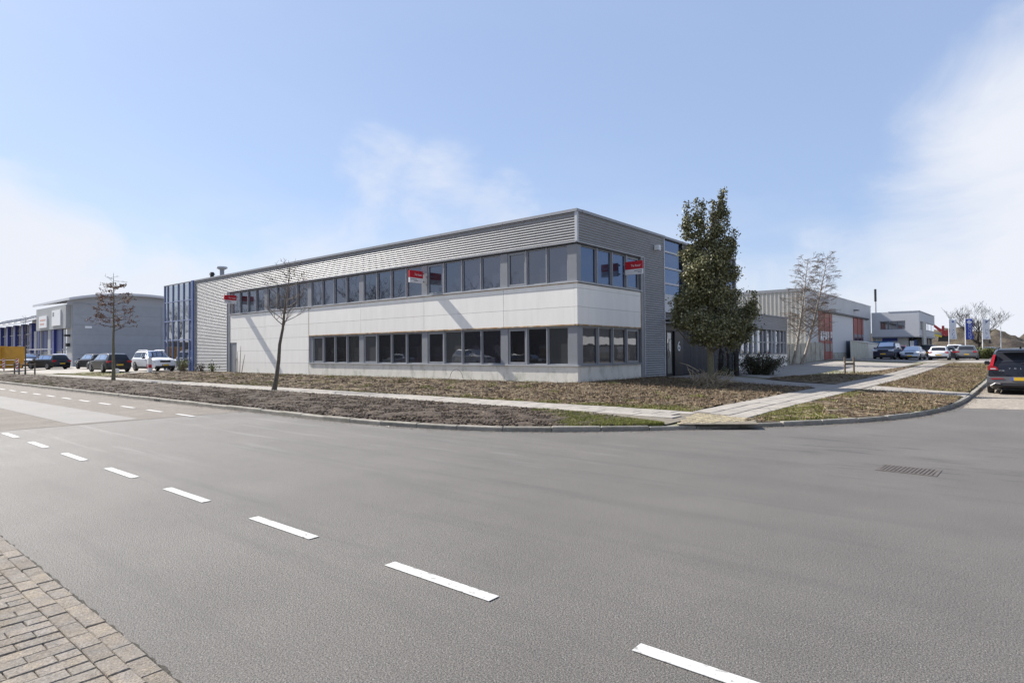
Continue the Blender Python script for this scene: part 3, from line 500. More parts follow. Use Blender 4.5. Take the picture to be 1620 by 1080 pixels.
# ------------------------------------------------------------------ the office building
XC, YC, ZB, ZT = -13.96, 20.88, 0.30, 7.50
def fbox(mb, fac, a0, a1, d0, d1, z0, z1):     # facade box: a along the wall, d outwards from its face
    if fac == 'F': mb.box(a0, a1, YC-d1, YC-d0, z0, z1)
    else: mb.box(XC+d0, XC+d1, a0, a1, z0, z1)
    return mb
office = thing('office_building', (XC, YC, ZB), 'long two-storey office with silver ribbed cladding, white panels and blue glazed end', 'building')
mb = MB(); mb.box(-56.1, -14.25, 21.2, 38.8, 0.1, 7.30).box(-40, -14.25, 38.8, 49.7, 0.1, 4.0); mb.build('core', M['dark'], office)
mb = MB(); mb.box(-56.0, -14.1, 21.1, 38.85, 7.302, 7.36).box(-40, -14.1, 38.86, 49.8, 4.002, 4.06); mb.build('roof', M['roof'], office)
def ribbed(fac, a0, a1, z0, z1, name='cladding', pitch=0.112, dep=0.038, mt=None, base=0.0, flip=False):
    """horizontal ribbed sheet: real folds, one mesh; each wave is too small to pick apart"""
    pr = []; z = z0
    while z < z1-0.02:
        for dz, d in ((0, .0), (pitch*.40, dep), (pitch*.54, dep), (pitch*.94, .0)):
            if z+dz < z1: pr.append((d, z+dz))
        z += pitch
    pr.append((0.0, z1)); mb = MB()
    for (d, zz), (d2, z2) in zip(pr[:-1], pr[1:]):
        if fac == 'F': mb.face([(a0, YC-base-d, zz), (a1, YC-base-d, zz), (a1, YC-base-d2, z2), (a0, YC-base-d2, z2)])
        else: mb.face([(XC+base+d, a0, zz), (XC+base+d, a1, zz), (XC+base+d2, a1, z2), (XC+base+d2, a0, z2)])
    return mb.build(name, mt or M['clad'], office)
def piece(name, fac, a0, a1, d0, d1, z0, z1, m_, parent=None): return fbox(MB(), fac, a0, a1, d0, d1, z0, z1).build(name, m_, parent or office)
def window(fac, a0, a1, z0, z1, glass, sash=False, rec=-0.10, fw_=0.045, fm=None, parent=None):
    fm = fm or M['frame']; mb = MB()
    fbox(mb, fac, a0, a1, rec-.06, rec+.02, z0, z0+fw_); fbox(mb, fac, a0, a1, rec-.06, rec+.02, z1-fw_, z1); fbox(mb, fac, a0, a0+fw_, rec-.06, rec+.02, z0+fw_, z1-fw_); fbox(mb, fac, a1-fw_, a1, rec-.06, rec+.02, z0+fw_, z1-fw_)
    w = mb.build('window', fm, parent or office); q = fw_
    if sash:
        mb = MB(); s_ = .055
        fbox(mb, fac, a0+q, a1-q, rec-.03, rec+.035, z0+q, z0+q+s_); fbox(mb, fac, a0+q, a1-q, rec-.03, rec+.035, z1-q-s_, z1-q); fbox(mb, fac, a0+q, a0+q+s_, rec-.03, rec+.035, z0+q+s_, z1-q-s_); fbox(mb, fac, a1-q-s_, a1-q, rec-.03, rec+.035, z0+q+s_, z1-q-s_)
        mb.build('sash', fm, w); q += s_
    mb = MB(); fbox(mb, fac, a0+q, a1-q, rec-.035, rec-.02, z0+q, z1-q); mb.build('pane', glass, w)
    return w
J = [-13.96, -17.95, -23.28, -28.56, -33.84, -39.15, -44.22]     # bay joints of the front
# plinth and panels of the front
gp_ = 0.010
for a, b in zip(J[1:5], J[:4]): piece('plinth_panel', 'F', a+gp_, (b if b > -14 else b-gp_)-(0.16 if b > -14 else 0), -.1, 0.0, 0.32, 1.01, M['plinth'])
piece('corner_panel', 'F', -14.115, -13.957, -.001, 0.003, 0.32, 1.01, M['plinth'])
ROWS = [(2.76, 3.475), (3.485, 4.24), (4.25, 4.44)]
for a, b in zip(J[1:5], J[:4]):
    for z0, z1 in ROWS: piece('panel', 'F', a+gp_, (b-gp_) if b < -14 else -14.125, -.1, 0.0, z0, z1, M['panel'])
for z0, z1 in ROWS: piece('corner_panel', 'F', -14.115, -13.957, -.001, 0.003, z0, z1, M['panel'])
for z0, z1 in [(0.32, 1.04), (1.05, 1.85), (1.86, 2.66), (2.67, 3.475), (3.485, 4.44)]:
    piece('panel', 'F', J[5]+gp_, J[4]-gp_-.03, -.1, 0.0, z0, z1, M['panel'])
    piece('panel', 'F', (-43.18 if z1 < 2.5 else -44.2), J[5]-gp_, -.1, 0.0, z0, z1, M['panel']) if z0 < 1.86 or z1 > 2.67 else piece('panel', 'F', -43.18, J[5]-gp_, -.1, 0.0, z0, z1, M['panel'])
piece('panel', 'F', -44.2, -43.2, -.1, 0.0, 2.46, 2.66, M['panel'])
dd = piece('service_door', 'F', -44.2, -43.2, -.12, -.03, 0.32, 2.44, M['post']); mb = MB(); fbox(mb, 'F', -43.36, -43.30, -.03, .03, 1.25, 1.42); mb.build('handle', M['sill'], dd)
piece('corner_post', 'F', -44.6, -44.22, -.2, 0.02, 0.32, 6.12, M['post'])
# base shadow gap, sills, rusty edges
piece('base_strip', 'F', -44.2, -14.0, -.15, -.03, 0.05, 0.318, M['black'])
piece('sill', 'F', -33.84, -13.90, -.12, .05, 1.015, 1.075, M['sill']); piece('sill', 'F', -44.2, -13.90, -.12, .05, 4.475, 4.535, M['sill'])
piece('rust_edge', 'F', -33.84, -13.94, -.10, .015, 2.705, 2.755, M['rust']); piece('rust_edge', 'F', -33.84, -13.94, -.10, .006, 4.443, 4.472, M['rust'])
mb = MB(); fbox(mb, 'F', -33.868, -33.842, -.1, .006, 2.76, 4.44); mb.build('rust_edge', M['rust'], office)
piece('head_trim', 'F', -33.84, -14.0, -.14, -.03, 2.66, 2.703, M['post']); piece('head_trim', 'F', -44.2, -14.0, -.14, -.02, 6.06, 6.13, M['black'])
# windows of the front
for row, (z0, z1, gl) in enumerate([(1.078, 2.66, M['glass_lo']), (4.538, 6.06, M['glass_up'])]):
    for i in range(4 if row == 0 else 6):
        b = J[i] if i else -13.96; a = J[i+1]
        lo = a+0.21 if i < 5 else a+.28; hi = (b-0.21) if i else -14.46; n = 3 if i == 0 else 4
        if row == 0 and i == 3: lo = a+.36
        w = (hi-lo-(n-1)*.055)/n
        for k in range(n):
            x0 = lo+k*(w+.055); window('F', x0, x0+w, z0, z1, M['glass_blind'] if (row == 0 and (i, k) in ((3, 0), (3, 3), (1, 1), (0, 2), (2, 0))) else gl, sash=(k == 0 and (row == 0 or i in (0, 1, 4))))
            if k < n-1: piece('mullion', 'F', x0+w+.001, x0+w+.054, -.17, -.02, z0, z1, M['frame'])
        if i < (3 if row == 0 else 5): piece('pier', 'F', a-.208, a+.208, -.17, -.045, z0, z1, M['post'])
        elif row == 0: piece('pier', 'F', a, lo-.002, -.17, -.045, z0, z1, M['post'])
        else: piece('pier', 'F', a, lo-.002, -.17, -.045, z0, z1, M['post'])
mb = MB(); mb.box(-14.455, -14.005, YC+.045, YC+.455, 1.078, 2.66); mb.build('corner_pier', M['post'], office)
mb = MB(); mb.box(-14.455, -14.005, YC+.045, YC+.36, 4.538, 6.06); mb.build('corner_pier', M['post'], office)
# right-hand facade
RE = 26.28
piece('plinth_panel', 'R', YC+.004, 24.45, -.1, 0.0, 0.32, 1.01, M['plinth']); piece('plinth_panel', 'R', 24.46, RE, -.1, 0.0, 0.32, 1.01, M['plinth'])
for z0, z1 in ROWS: piece('panel', 'R', YC+.004, RE, -.1, 0.0, z0, z1, M['panel'])
piece('base_strip', 'R', YC+.05, 26.5, -.15, -.03, 0.05, 0.318, M['black'])
piece('sill', 'R', YC-.046, 26.4, -.12, .05, 1.013, 1.073, M['post']); piece('sill', 'R', YC-.046, 26.4, -.12, .05, 4.473, 4.533, M['sill'])
piece('rust_edge', 'R', YC+.02, RE, -.10, .015, 2.707, 2.757, M['rust']); piece('rust_edge', 'R', RE+.002, RE+.04, -.10, .01, 2.76, 4.44, M['rust'])
piece('head_trim', 'R', YC+.12, 26.4, -.14, -.03, 2.66, 2.703, M['post']); piece('head_trim', 'R', YC+.12, 26.4, -.14, -.02, 6.06, 6.13, M['black'])
for z0, z1, gl, lo, hi in [(1.078, 2.66, M['glass_lo'], 21.34, 26.2), (4.538, 6.06, M['glass_bl'], 21.25, 26.25)]:
    n = 4; w = (hi-lo-3*.07)/4
    for k in range(n):
        y0 = lo+k*(w+.07); window('R', y0, y0+w, z0, z1, gl, sash=(k == 3))
        if k < 3: piece('mullion', 'R', y0+w+.001, y0+w+.069, -.17, -.02, z0, z1, M['frame'])
piece('corner_post', 'R', 26.325, 26.62, -.2, 0.02, 0.32, 6.12, M['post'])
# cladding, corner trims and roof cap
ribbed('F', -44.6, -14.03, 6.17, 7.38); ribbed('F', -50.12, -44.6, 0.34, 7.38)
ribbed('R', YC+.07, 28.75, 6.17, 7.38); ribbed('R', 26.62, 28.75, 0.34, 6.17)
piece('flashing', 'F', -44.6, -13.99, -.14, .042, 6.132, 6.168, M['capl']); piece('flashing', 'R', YC-.03, 26.62, -.14, .045, 6.130, 6.166, M['capl'])
mb = MB(); mb.box(-14.03, XC+.045, YC-.045, YC+.07, 6.17, 7.38); mb.build('corner_trim', M['capl'], office)
piece('corner_trim', 'R', 28.75, 28.82, -.3, .05, 0.32, 7.38, M['capl']); piece('corner_trim', 'F', -50.16, -50.121, -.1, .05, 0.32, 7.38, M['capl'])
piece('corner_trim', 'R', 26.622, 26.66, .0, .045, 0.34, 6.128, M['capl']); piece('corner_trim', 'F', -44.64, -44.602, .0, .045, 0.34, 6.128, M['capl'])
for k in range(9):
    a1 = -13.90-k*4.02; a0 = max(a1-4.005, -50.16); piece('roof_cap', 'F', a0, a1, -.35, .075, 7.385, 7.50, M['cap'])
piece('roof_cap', 'R', YC+.352, 28.84, -.35, .08, 7.384, 7.501, M['cap']); piece('roof_cap', 'R', 28.845, 38.95, -.35, .05, 7.384, 7.495, M['cap'])
# blue glazed curtain wall at the far end
MU = [-56.13, -55.47, -54.42, -53.34, -52.29, -51.21, -50.55]; LV = [0.34, 2.83, 4.42, 6.02, 7.42]
for a, b in zip(MU[:-1], MU[1:]):
    for z0, z1 in zip(LV[:-1], LV[1:]): piece('pane', 'F', a+.04, b-.04, -.08, -.05, z0+.04, z1-.04, M['glass_cw'])
for a in MU: piece('mullion', 'F', a-.028, a+.028, -.12, .03, 0.32, 7.43, M['bluelt'])
for z in LV[1:4]:
    for a, b in zip(MU[:-1], MU[1:]): piece('transom', 'F', a+.039, b-.039, -.11, .02, z-.038, z+.038, M['bluelt'])
piece('top_rail', 'F', -56.17, -50.59, -.12, .035, 7.431, 7.50, M['post']); piece('blue_corner_post', 'F', -50.50, -50.17, -.12, .12, 0.32, 7.50, M['blue'])
mb = MB(); mb.box(-56.17, -56.1, YC+.05, 38, 0.3, 7.43); mb.build('side_wall', M['post'], office)
# entrance tower
def rpiece(name, a0, a1, d0, d1, z0, z1, m_, parent=None): return piece(name, 'R', a0, a1, d0, d1, z0, z1, m_, parent)
TZ = [4.50, 5.10, 5.91, 6.74, 7.36]
for y0, y1 in [(28.86, 30.98)]:
    for z0, z1 in zip(TZ[:-1], TZ[1:]): rpiece('pane', y0, y1, -.12, -.09, z0+.03, z1-.03, M['glass_bl'])
for z in TZ[:-1]: rpiece('transom', 28.83, 31.0, -.16, -.03, z-.045, z+.045, M['capl'])
rpiece('tower_mullion', 31.0, 31.25, -.3, .02, 3.62, 7.38, M['black'])
M['browncl'] = mat('dark_brown_cladding', (0.075, 0.066, 0.062), 0.5, metal=0.2, var=0.1)
ribbed('R', 31.26, 37.3, 4.50, 7.38, 'dark_cladding', 0.16, .03, M['browncl'], base=-.05)
for z0, z1 in zip([4.5, 5.5, 6.45], [5.47, 6.42, 7.36]): rpiece('pane', 37.36, 38.8, -.10, -.07, z0, z1, M['glass_bl'])
rpiece('tower_mullion', 38.81, 38.95, -.3, .03, 0.4, 7.38, M['post']); rpiece('tower_mullion', 37.3, 37.36, -.2, .02, 4.5, 7.38, M['post'])
rpiece('fascia_panel', 28.83, 33.4, -.2, -.01, 3.62, 4.45, M['capl']); rpiece('fascia_panel', 33.41, 38.8, -.2, -.012, 3.62, 4.45, M['capl'])
rpiece('canopy_soffit', 28.83, 38.8, -.3, -.08, 3.33, 3.60, M['black']); rpiece('canopy_beam', 28.85, 34.2, -.2, .55, 3.22, 3.32, M['sill']); rpiece('canopy_beam', 28.85, 34.2, -.2, .35, 3.04, 3.12, M['sill']); rpiece('lintel', 28.83, 38.8, -.32, -.15, 2.68, 3.03, M['black'])
for y0, y1 in ((28.87, 29.44), (29.50, 30.20)):
    mb = MB(); fbox(mb, 'R', y0, y1, -.30, -.22, .34, .46); fbox(mb, 'R', y0, y1, -.30, -.22, 2.58, 2.67); fbox(mb, 'R', y0, y0+.07, -.30, -.22, .46, 2.58); fbox(mb, 'R', y1-.07, y1, -.30, -.22, .46, 2.58)
    dr_ = mb.build('entrance_door', M['black'], office); mb = MB(); fbox(mb, 'R', y0+.07, y1-.07, -.28, -.25, .46, 2.58); mb.build('pane', emis_free_glass('door_glass', (0.22, 0.21, 0.19), .08), dr_)  # pale pane colour stands in for the light interior behind the door
mb = MB(); fbox(mb, 'R', 29.1, 29.36, -.23, -.215, 1.05, 1.6); mb.build('notice', M['whitesign'], dr_)
pts = [(XC-.17, 29.56+.12*math.sin(t), 1.5+.22*math.cos(t)) for t in np.linspace(0.1, 3.04, 9)]; MB().tube(pts, .02).build('pull_handle', M['black'], dr_)
np_ = rpiece('number_panel', 30.28, 31.27, -.3, -.14, .34, 2.67, M['black'])
textobj('6', 0.74, M['whitesign'], np_, frame_mat((XC-.137, 30.78, 1.86), (0, 1, 0), (0, 0, 1)), 'house_number')
M['board'] = mat('dark_board', (0.022, 0.023, 0.030), 0.6, var=0.3, vscale=5, objvar=0.3)
for k in range(42):
    y0 = 31.30+k*.178; rpiece('board', y0, y0+.168, -.3, -.16-random.uniform(0, .012), .36, 2.67, M['board'])
# low wing
WZ = [1.42, 2.21, 3.08]; WM = [39.0, 39.75, 40.93, 41.92, 42.94, 44.14, 44.97, 46.11, 47.0, 48.07, 49.02, 49.67]
for k, (a, b) in enumerate(zip(WM[:-1], WM[1:])):
    for z0, z1 in zip(WZ[:-1], WZ[1:]): rpiece('pane', a+.1, b-.1, -.13, -.10, z0+.04, z1-.04, M['glass_cw'])
    rpiece('mullion', b-.1, b+.1, -.18, -.0, WZ[0], WZ[2], M['frame'] if k % 4 != 3 else M['capl'])
    rpiece('transom', a+.101, b-.101, -.17, -.04, WZ[1]-.04, WZ[1]+.04, M['frame'])
rpiece('sill', 38.96, 49.9, -.18, .05, 1.34, 1.418, M['post']); rpiece('plinth_panel', 38.96, 44.4, -.2, -.01, .36, 1.335, M['panel']); rpiece('plinth_panel', 44.42, 49.88, -.2, -.01, .36, 1.335, M['panel'])
ribbed('R', 38.96, 49.9, 3.10, 4.10); rpiece('roof_cap', 38.96, 49.97, -.35, .07, 4.10, 4.18, M['cap'])
mb = MB(); mb.box(-40, XC-.02, 49.8, 49.92, .3, 4.10); mb.build('end_wall', M['post'], office)
for k in range(4): rpiece('wall_vent', 46.0+k*1.0, 46.13+k*1.0, -.01, .006, 1.12, 1.22, M['black'])
lamp = thing('wall_lamp', (XC+.05, 27.8, 6.74), 'small white floodlight box high on the ribbed side wall', 'lamp'); MB().box(XC+.05, XC+.28, 27.68, 27.92, 6.63, 6.87).build('housing', M['whitesign'], lamp); MB().box(XC+.03, XC+.05, 27.74, 27.86, 6.7, 6.8).build('bracket', M['cap'], lamp); MB().box(XC+.281, XC+.286, 27.70, 27.90, 6.65, 6.83).build('lens', M['whitelens'], lamp)
v1 = thing('roof_vent', (-50.1, 23, 7.36), 'tall metal flue with flared cap on the flat roof', 'vent')
MB().tube([(-50.1, 23, 7.30), (-50.1, 23, 8.55)], .17, 10).build('pipe', M['cap'], v1); MB().tube([(-50.1, 23, 8.53), (-50.1, 23, 8.66), (-50.1, 23, 8.78)], [.19, .42, .40], 10).build('cap', M['capl'], v1)
v2 = thing('roof_vent', (-51.9, 23, 7.36), 'short dark flue stub on the flat roof', 'vent'); MB().tube([(-51.9, 23, 7.3), (-51.9, 23, 8.3)], .15, 10).build('pipe', M['black'], v2); MB().tube([(-51.9, 23, 8.29), (-51.9, 23, 8.5)], [.24, .14], 10).build('cap', M['black'], v2)
# letting boards standing off the walls
def letting_board(label, fac, a, z0=5.14, L=0.95):
    loc = (a, YC-.1, z0) if fac == 'F' else (XC+.1, a, z0); s_ = thing('letting_board', loc, label, 'sign', 'red and white letting boards on the office')
    def bx_(d0, d1, w0, w1, z_0, z_1):
        return MB().box(a-w1, a-w0, YC-d1, YC-d0, z_0, z_1) if fac == 'F' else MB().box(XC+d0, XC+d1, a+w0, a+w1, z_0, z_1)
    sg = -1 if fac == 'F' else -1
    bx_(.08, L, -.05, .05, z0+.24, z0+.60).build('red_panel', M['redsign'], s_); bx_(.08, L, -.05, .05, z0, z0+.238).build('white_panel', M['whitesign'], s_)
    bx_(-.02, .079, -.03, .03, z0+.05, z0+.12).build('bracket', M['cap'], s_); bx_(-.02, .079, -.03, .03, z0+.45, z0+.52).build('bracket', M['cap'], s_)
    if fac == 'F':   # seen from its right: face looks towards +x
        x = a+.052; textobj('Te huur', .155, M['whitesign'], s_, frame_mat((x, YC-.40, z0+.40), (0, 1, 0), (0, 0, 1)))
        for r, (p, q) in enumerate([(.50, .92), (.42, .70)]): MB().box(a+.0505, a+.053, YC-q, YC-p, z0+.15-r*.07, z0+.175-r*.07).build('small_print', M['ink'], s_)
    else:
        y = a-.052; textobj('Te huur', .155, M['whitesign'], s_, frame_mat((XC+.62, y, z0+.40), (1, 0, 0), (0, 0, 1)))
        for r, (p, q) in enumerate([(.55, .92), (.72, .92)]): MB().box(XC+p, XC+q, a-.053, a-.0505, z0+.15-r*.07, z0+.175-r*.07).build('small_print', M['ink'], s_)
letting_board('red and white letting board projecting at the middle of the front upper windows', 'F', -23.3)
letting_board('red and white letting board at the far left end of the front upper windows', 'F', -43.1, 5.22, .95)
letting_board('red and white letting board on the shaded side wall near the corner', 'R', 24.75, 5.10)

# ------------------------------------------------------------------ neighbour with arched roof, far left
NX, NY = -86.0, 22.0
nb = thing('arched_roof_unit', (NX, NY, .3), 'grey business unit with shallow arched roof, blue doors and white signboards', 'building')
M['nbwall'] = mat('blue_grey_wall', (0.31, 0.325, 0.35), 0.6, var=0.05, vscale=0.8, objvar=0.04); M['nbpale'] = mat('pale_grey_wall', (0.36, 0.37, 0.37), 0.6, var=0.06)
M['nbglass'] = emis_free_glass('unit_glass', (0.03, 0.035, 0.04), .3); M['bluedoor'] = mat('blue_door', (0.06, 0.08, 0.21), 0.5); M['bluedeep'] = mat('deep_blue', (0.025, 0.04, 0.21), 0.4); M['wroof'] = mat('white_roof', (0.58, 0.59, 0.62), 0.5, var=0.06)
mb = MB(); mb.box(NX-15, NX-.3, NY+.4, NY+26, 0, 7.7).box(NX-60, NX-15, NY+.4, NY+26, 0, 5.9); mb.build('core', M['dark'], nb)
for r, (z0, z1) in enumerate([(.3, 1.7), (1.71, 2.9), (2.91, 4.1), (4.11, 5.3), (5.31, 6.5), (6.51, 7.8)]):
    for y0, y1 in ((NY, NY+9.6), (NY+9.62, NY+19)): MB().box(NX-.28, NX-(.0 if r else .03), y0, y1, z0, z1).build('wall_panel', M['nbwall'], nb)
pal = MB(); pal.box(NX-2.3, NX-.29, NY-.02, NY+.3, .3, 7.82); pal.build('corner_pier', M['nbpale'], nb)
# arched roof: barrel along x
arc = [(NY-6+ t*26, 5.6+3.45*(1-((t-.5)/.5)**2)**.75 if 0 < t < 1 else 5.6) for t in np.linspace(0, 1, 25)]
arcs = [(y, z) for y, z in arc if y > NY-1.2]
mb = MB()
for (y0, z0), (y1, z1) in zip(arcs[:-1], arcs[1:]):
    mb.prism([(y0, z0), (y1, z1), (y1, z1+.28), (y0, z0+.28)], lambda p, t: (NX-15.5+t*16.3, p[0], p[1]))
mb.build('arched_roof', M['wroof'], nb)
mb = MB()
for (y0, z0), (y1, z1) in zip(arcs[:-1], arcs[1:]): mb.face([(NX-.15, y0, 7.6), (NX-.15, y1, 7.6), (NX-.15, y1, max(z1, 7.6)), (NX-.15, y0, max(z0, 7.6))])
mb.build('gable', mat('gable_grey', (0.36, 0.375, 0.41), .6), nb)
MB().box(NX-14, NX-.9, NY-.5, NY-.02, 4.9, 7.7).build('upper_fascia', M['nbpale'], nb)
for x0, x1, zz0, zz1, nm in ((NX-6.3, NX-2.7, 5.3, 7.2, 'signboard'), (NX-12.2, NX-8.6, 5.2, 6.7, 'signboard')):
    sb = MB().box(x0, x1, NY-.62, NY-.51, zz0, zz1).build(nm, M['whitesign'], nb)
    if x0 > NX-7: MB().box(x0+.35, x0+1.0, NY-.628, NY-.621, zz1-.75, zz1-.25).build('logo', M['post'], sb)
    else:
        for r in range(2): MB().box(x0+.5, x1-.5-.6*r, NY-.628, NY-.621, zz1-.62-.5*r, zz1-.42-.5*r).build('print_line', mat('pale_red_print', (.62, .36, .32), .6), sb)
for k, x0 in enumerate((NX-6.6, NX-13.2)):
    MB().box(x0-1.2, x0-.1, NY-.3, NY+.2, .3, 4.88).build('blue_pillar', M['bluedeep'], nb); MB().box(x0-.09, x0+2.3, NY-.05, NY+.2, 2.2, 4.88).build('roller_door', M['bluedoor'], nb); MB().box(x0-.09, x0+2.3, NY-.02, NY+.2, .3, 2.19).build('door_opening', M['post'], nb)
    MB().box(x0+2.35, x0+4.1, NY+.05, NY+.2, .3, 4.88).build('glazing', M['nbglass'], nb); MB().box(x0+2.35, x0+4.1, NY-.01, NY+.049, 2.3, 2.45).build('transom', M['sill'], nb); MB().box(x0+3.15, x0+3.25, NY-.01, NY+.048, .3, 4.88).build('mullion', M['sill'], nb)
    MB().box(x0-2.6, x0-1.3, NY-.35, NY+.2, .3, 4.89).build('pier', M['nbpale'], nb)
for k in range(9):
    x0 = NX-17.5-k*4.6; MB().box(x0, x0+3.3, NY+.1, NY+.3, .3, 6.0).build('glazing', M['nbglass'], nb); MB().box(x0+3.3, x0+4.6, NY-.25, NY+.3, .3, 6.1).build('blue_pillar', M['bluedeep'] if k else M['nbpale'], nb)
    for q in (1.1, 2.2): MB().box(x0+q-.05, x0+q+.05, NY+.0, NY+.09, .3, 6.0).build('mullion', M['sill'], nb)
    for q in (2.2, 3.0, 4.6): MB().box(x0, x0+3.3, NY+.0, NY+.095, q, q+.1).build('transom', M['sill'], nb)
    MB().box(x0+.4, x0+1.2, NY-.02, NY-.005, 1.2, 2.8).build('poster', M['whitesign'], nb) if k == 0 else None
mb = MB(); mb.prism([(NY-1.6, 5.95), (NY+4, 7.9), (NY+4, 8.0), (NY-1.6, 6.15)], lambda p, t: (NX-60+t*44.5, p[0], p[1])); mb.build('glazed_roof_slope', M['wroof'], nb)
for k in range(12): MB().prism([(NY-1.6, 6.152), (NY+4, 8.002), (NY+4, 8.06), (NY-1.6, 6.21)], lambda p, t, k=k: (NX-17-k*3.4+t*.12, p[0], p[1])).build('glazing_bar', M['cap'], nb)
MB().box(NX-.05, NX+.04, NY+11.3, NY+15.6, .3, 2.9).build('brown_shutter', mat('brown_shutter', (.22, .13, .06), .6), nb); MB().box(NX-.05, NX+.05, NY+15.7, NY+19, .3, 2.9).build('cream_shutter', mat('cream_shutter', (.62, .60, .47), .6), nb)
MB().box(NX-.02, NX+.03, NY+1.2, NY+1.9, 4.9, 5.15).build('number_plate', M['whitesign'], nb)
MB().box(NX-.8, NX-.2, NY+.9, NY+1.5, 7.8, 8.6).build('roof_unit', M['cap'], nb); MB().box(NX-1.4, NX-1.0, NY-.6, NY-.02, 3.9, 4.15).build('wall_light', M['black'], nb); MB().box(NX-1.3, NX-1.05, NY-.4, NY-.02, 2.7, 3.1).build('wall_box', M['black'], nb)
fb = thing('flat_roof_block', (-140, 40, .3), 'low brown flat-roofed block far behind the arched unit', 'building'); M['fb'] = mat('brown_block', (.12, .105, .10), .8, var=.1)
MB().box(-190, -125, 40, 60, 0, 11.2).build('wall', M['fb'], fb); MB().box(-190.2, -124.8, 39.8, 60.2, 11.2, 11.6).build('parapet', M['cap'], fb)

# ------------------------------------------------------------------ hall with red doors, right
HX, HY0, HY1 = -15.5, 61.4, 93.4; HZ = .5
hall = thing('industrial_hall', (HX, HY0, HZ), 'tall pale metal hall with big sliding door between red doors', 'building')
M['hallr'] = mat('hall_grey', (0.50, 0.50, 0.50), 0.6, var=0.05, vscale=0.4, objvar=.03); M['halll'] = mat('hall_ribbed_beige', (0.50, 0.48, 0.44), 0.6, metal=.1, var=.06); M['reddoor'] = mat('red_door', (0.32, 0.10, 0.078), .6, var=.08, objvar=.06)
MB().box(HX-28, HX-.16, HY0+.16, HY1-.1, .2, 7.2).build('core', M['dark'], hall); MB().box(HX-28, HX-.1, HY0+.1, HY1-.05, 7.201, 7.26).build('roof', M['roof'], hall)
mb = MB(); x = HX
while x > HX-26:
    for a, b, c_, d in ((x, 0, x-.02, .06), (x-.02, .06, x-.16, .06), (x-.16, .06, x-.18, 0), (x-.18, 0, x-.38, 0)): mb.face([(a, HY0-b, .3), (c_, HY0-d, .3), (c_, HY0-d, 7.38), (a, HY0-b, 7.38)])
    x -= .38
mb.build('ribbed_wall', M['halll'], hall)
for a in np.arange(HY0, HY1-3.9, 4.0): MB().box(HX-.15, HX, a+.01, a+3.99, 5.72, 7.38).build('wall_panel', M['hallr'], hall)
MB().box(HX-.15, HX-.01, HY0, 66.0, .4, 5.71).build('wall_panel', M['hallr'], hall); MB().box(HX-.15, HX-.01, 88.1, HY1, .4, 5.71).build('wall_panel', M['hallr'], hall)
MB().box(HX-26, HX+.06, HY0-.1, HY0-.065, 7.20, 7.47).build('roof_cap', M['cap'], hall); MB().box(HX+.003, HX+.06, HY0-.06, HY1, 7.382, 7.47).build('roof_cap', M['capl'], hall)
MB().box(HX+.0, HX+.22, 63.1, 91.0, 5.52, 5.70).build('door_rail', M['black'], hall)
def reddoor(y0, y1, glass=True):
    n = max(2, int(round((y1-y0)/1.15))); w = (y1-y0)/n
    for k in range(n):
        a = y0+k*w; d_ = MB().box(HX-.12, HX+.06-.05*(k % 2), a+.01, a+w-.01, .55, 5.5).build('red_door', M['reddoor'], hall)
        if glass:
            MB().box(HX+.061-.05*(k % 2), HX+.075-.05*(k % 2), a+.15, a+w-.15, 2.6, 3.55).build('pane', M['nbglass'], d_); MB().box(HX+.061-.05*(k % 2), HX+.075-.05*(k % 2), a+.15, a+w-.15, 1.5, 2.3).build('pane', M['nbglass'], d_)
reddoor(66.02, 71.5); reddoor(82.3, 88.05)
for k in range(3): MB().box(HX+.08, HX+.09, 66.5+k*.9, 67.1+k*.9, 2.75+.2*(k % 2), 3.5).build('poster', M['whitesign'], hall)
MB().box(HX-.15, HX-.03, 71.52, 82.28, 1.35, 5.5).build('sliding_door', mat('sliding_door_pale', (.60, .60, .60), .6, var=.04), hall); MB().box(HX-.15, HX-.04, 71.52, 82.28, .4, 1.33).build('door_base', M['concrete'], hall); MB().box(HX-.1, HX-.0, 78.4, 80.3, .6, 2.7).build('wicket_door', mat('slate_door', (.07, .09, .15), .5), hall)
for y in (67.5, 82.5): MB().box(HX+.0, HX+.5, y, y+.9, 6.35, 6.45).build('floodlight', M['black'], hall)
fl = thing('flue_pipe', (-15.0, 93.9, 6.5), 'thin metal flue pipe with black top beside the pale hall', 'flue'); MB().tube([(-15.0, 93.9, .5), (-15.0, 93.9, 8.1)], .10, 8).build('pipe', M['sill'], fl); MB().tube([(-15.0, 93.9, 8.1), (-15.0, 93.9, 9.75)], .14, 8).build('black_top', M['black'], fl)
# concrete panel fence from the wing to the hall
fc = thing('concrete_fence', (-14.4, 50.3, .5), 'weathered precast concrete panel fence between low wing and pale hall', 'fence'); A = np.array([-14.45, 50.2]); B = np.array([-15.2, 66.4])
for k in range(8):
    p, q = A+(B-A)*k/8, A+(B-A)*(k+1)/8; z = float(g(p[0], p[1]))-.1
    MB().prism([(p[0], p[1]+.12), (q[0], q[1]-.02), (q[0]+.07, q[1]-.02), (p[0]+.07, p[1]+.12)], lambda r, t, z=z: (r[0], r[1], z+t*(1.78))).build('fence_panel', M['concrete'], fc); MB().box(p[0]-.05, p[0]+.12, p[1]-.02, p[1]+.10, z, z+1.86).build('post', M['concrete'], fc)
# cream shed
sh = thing('cream_shed', (-11.5, 63, .5), 'cream corrugated steel storage container beside the parked cars', 'container'); M['cream'] = mat('cream_steel', (.80, .77, .65), .6, var=.06, stain=(1.2, .58, .75, (.36, .32, .22), .5))
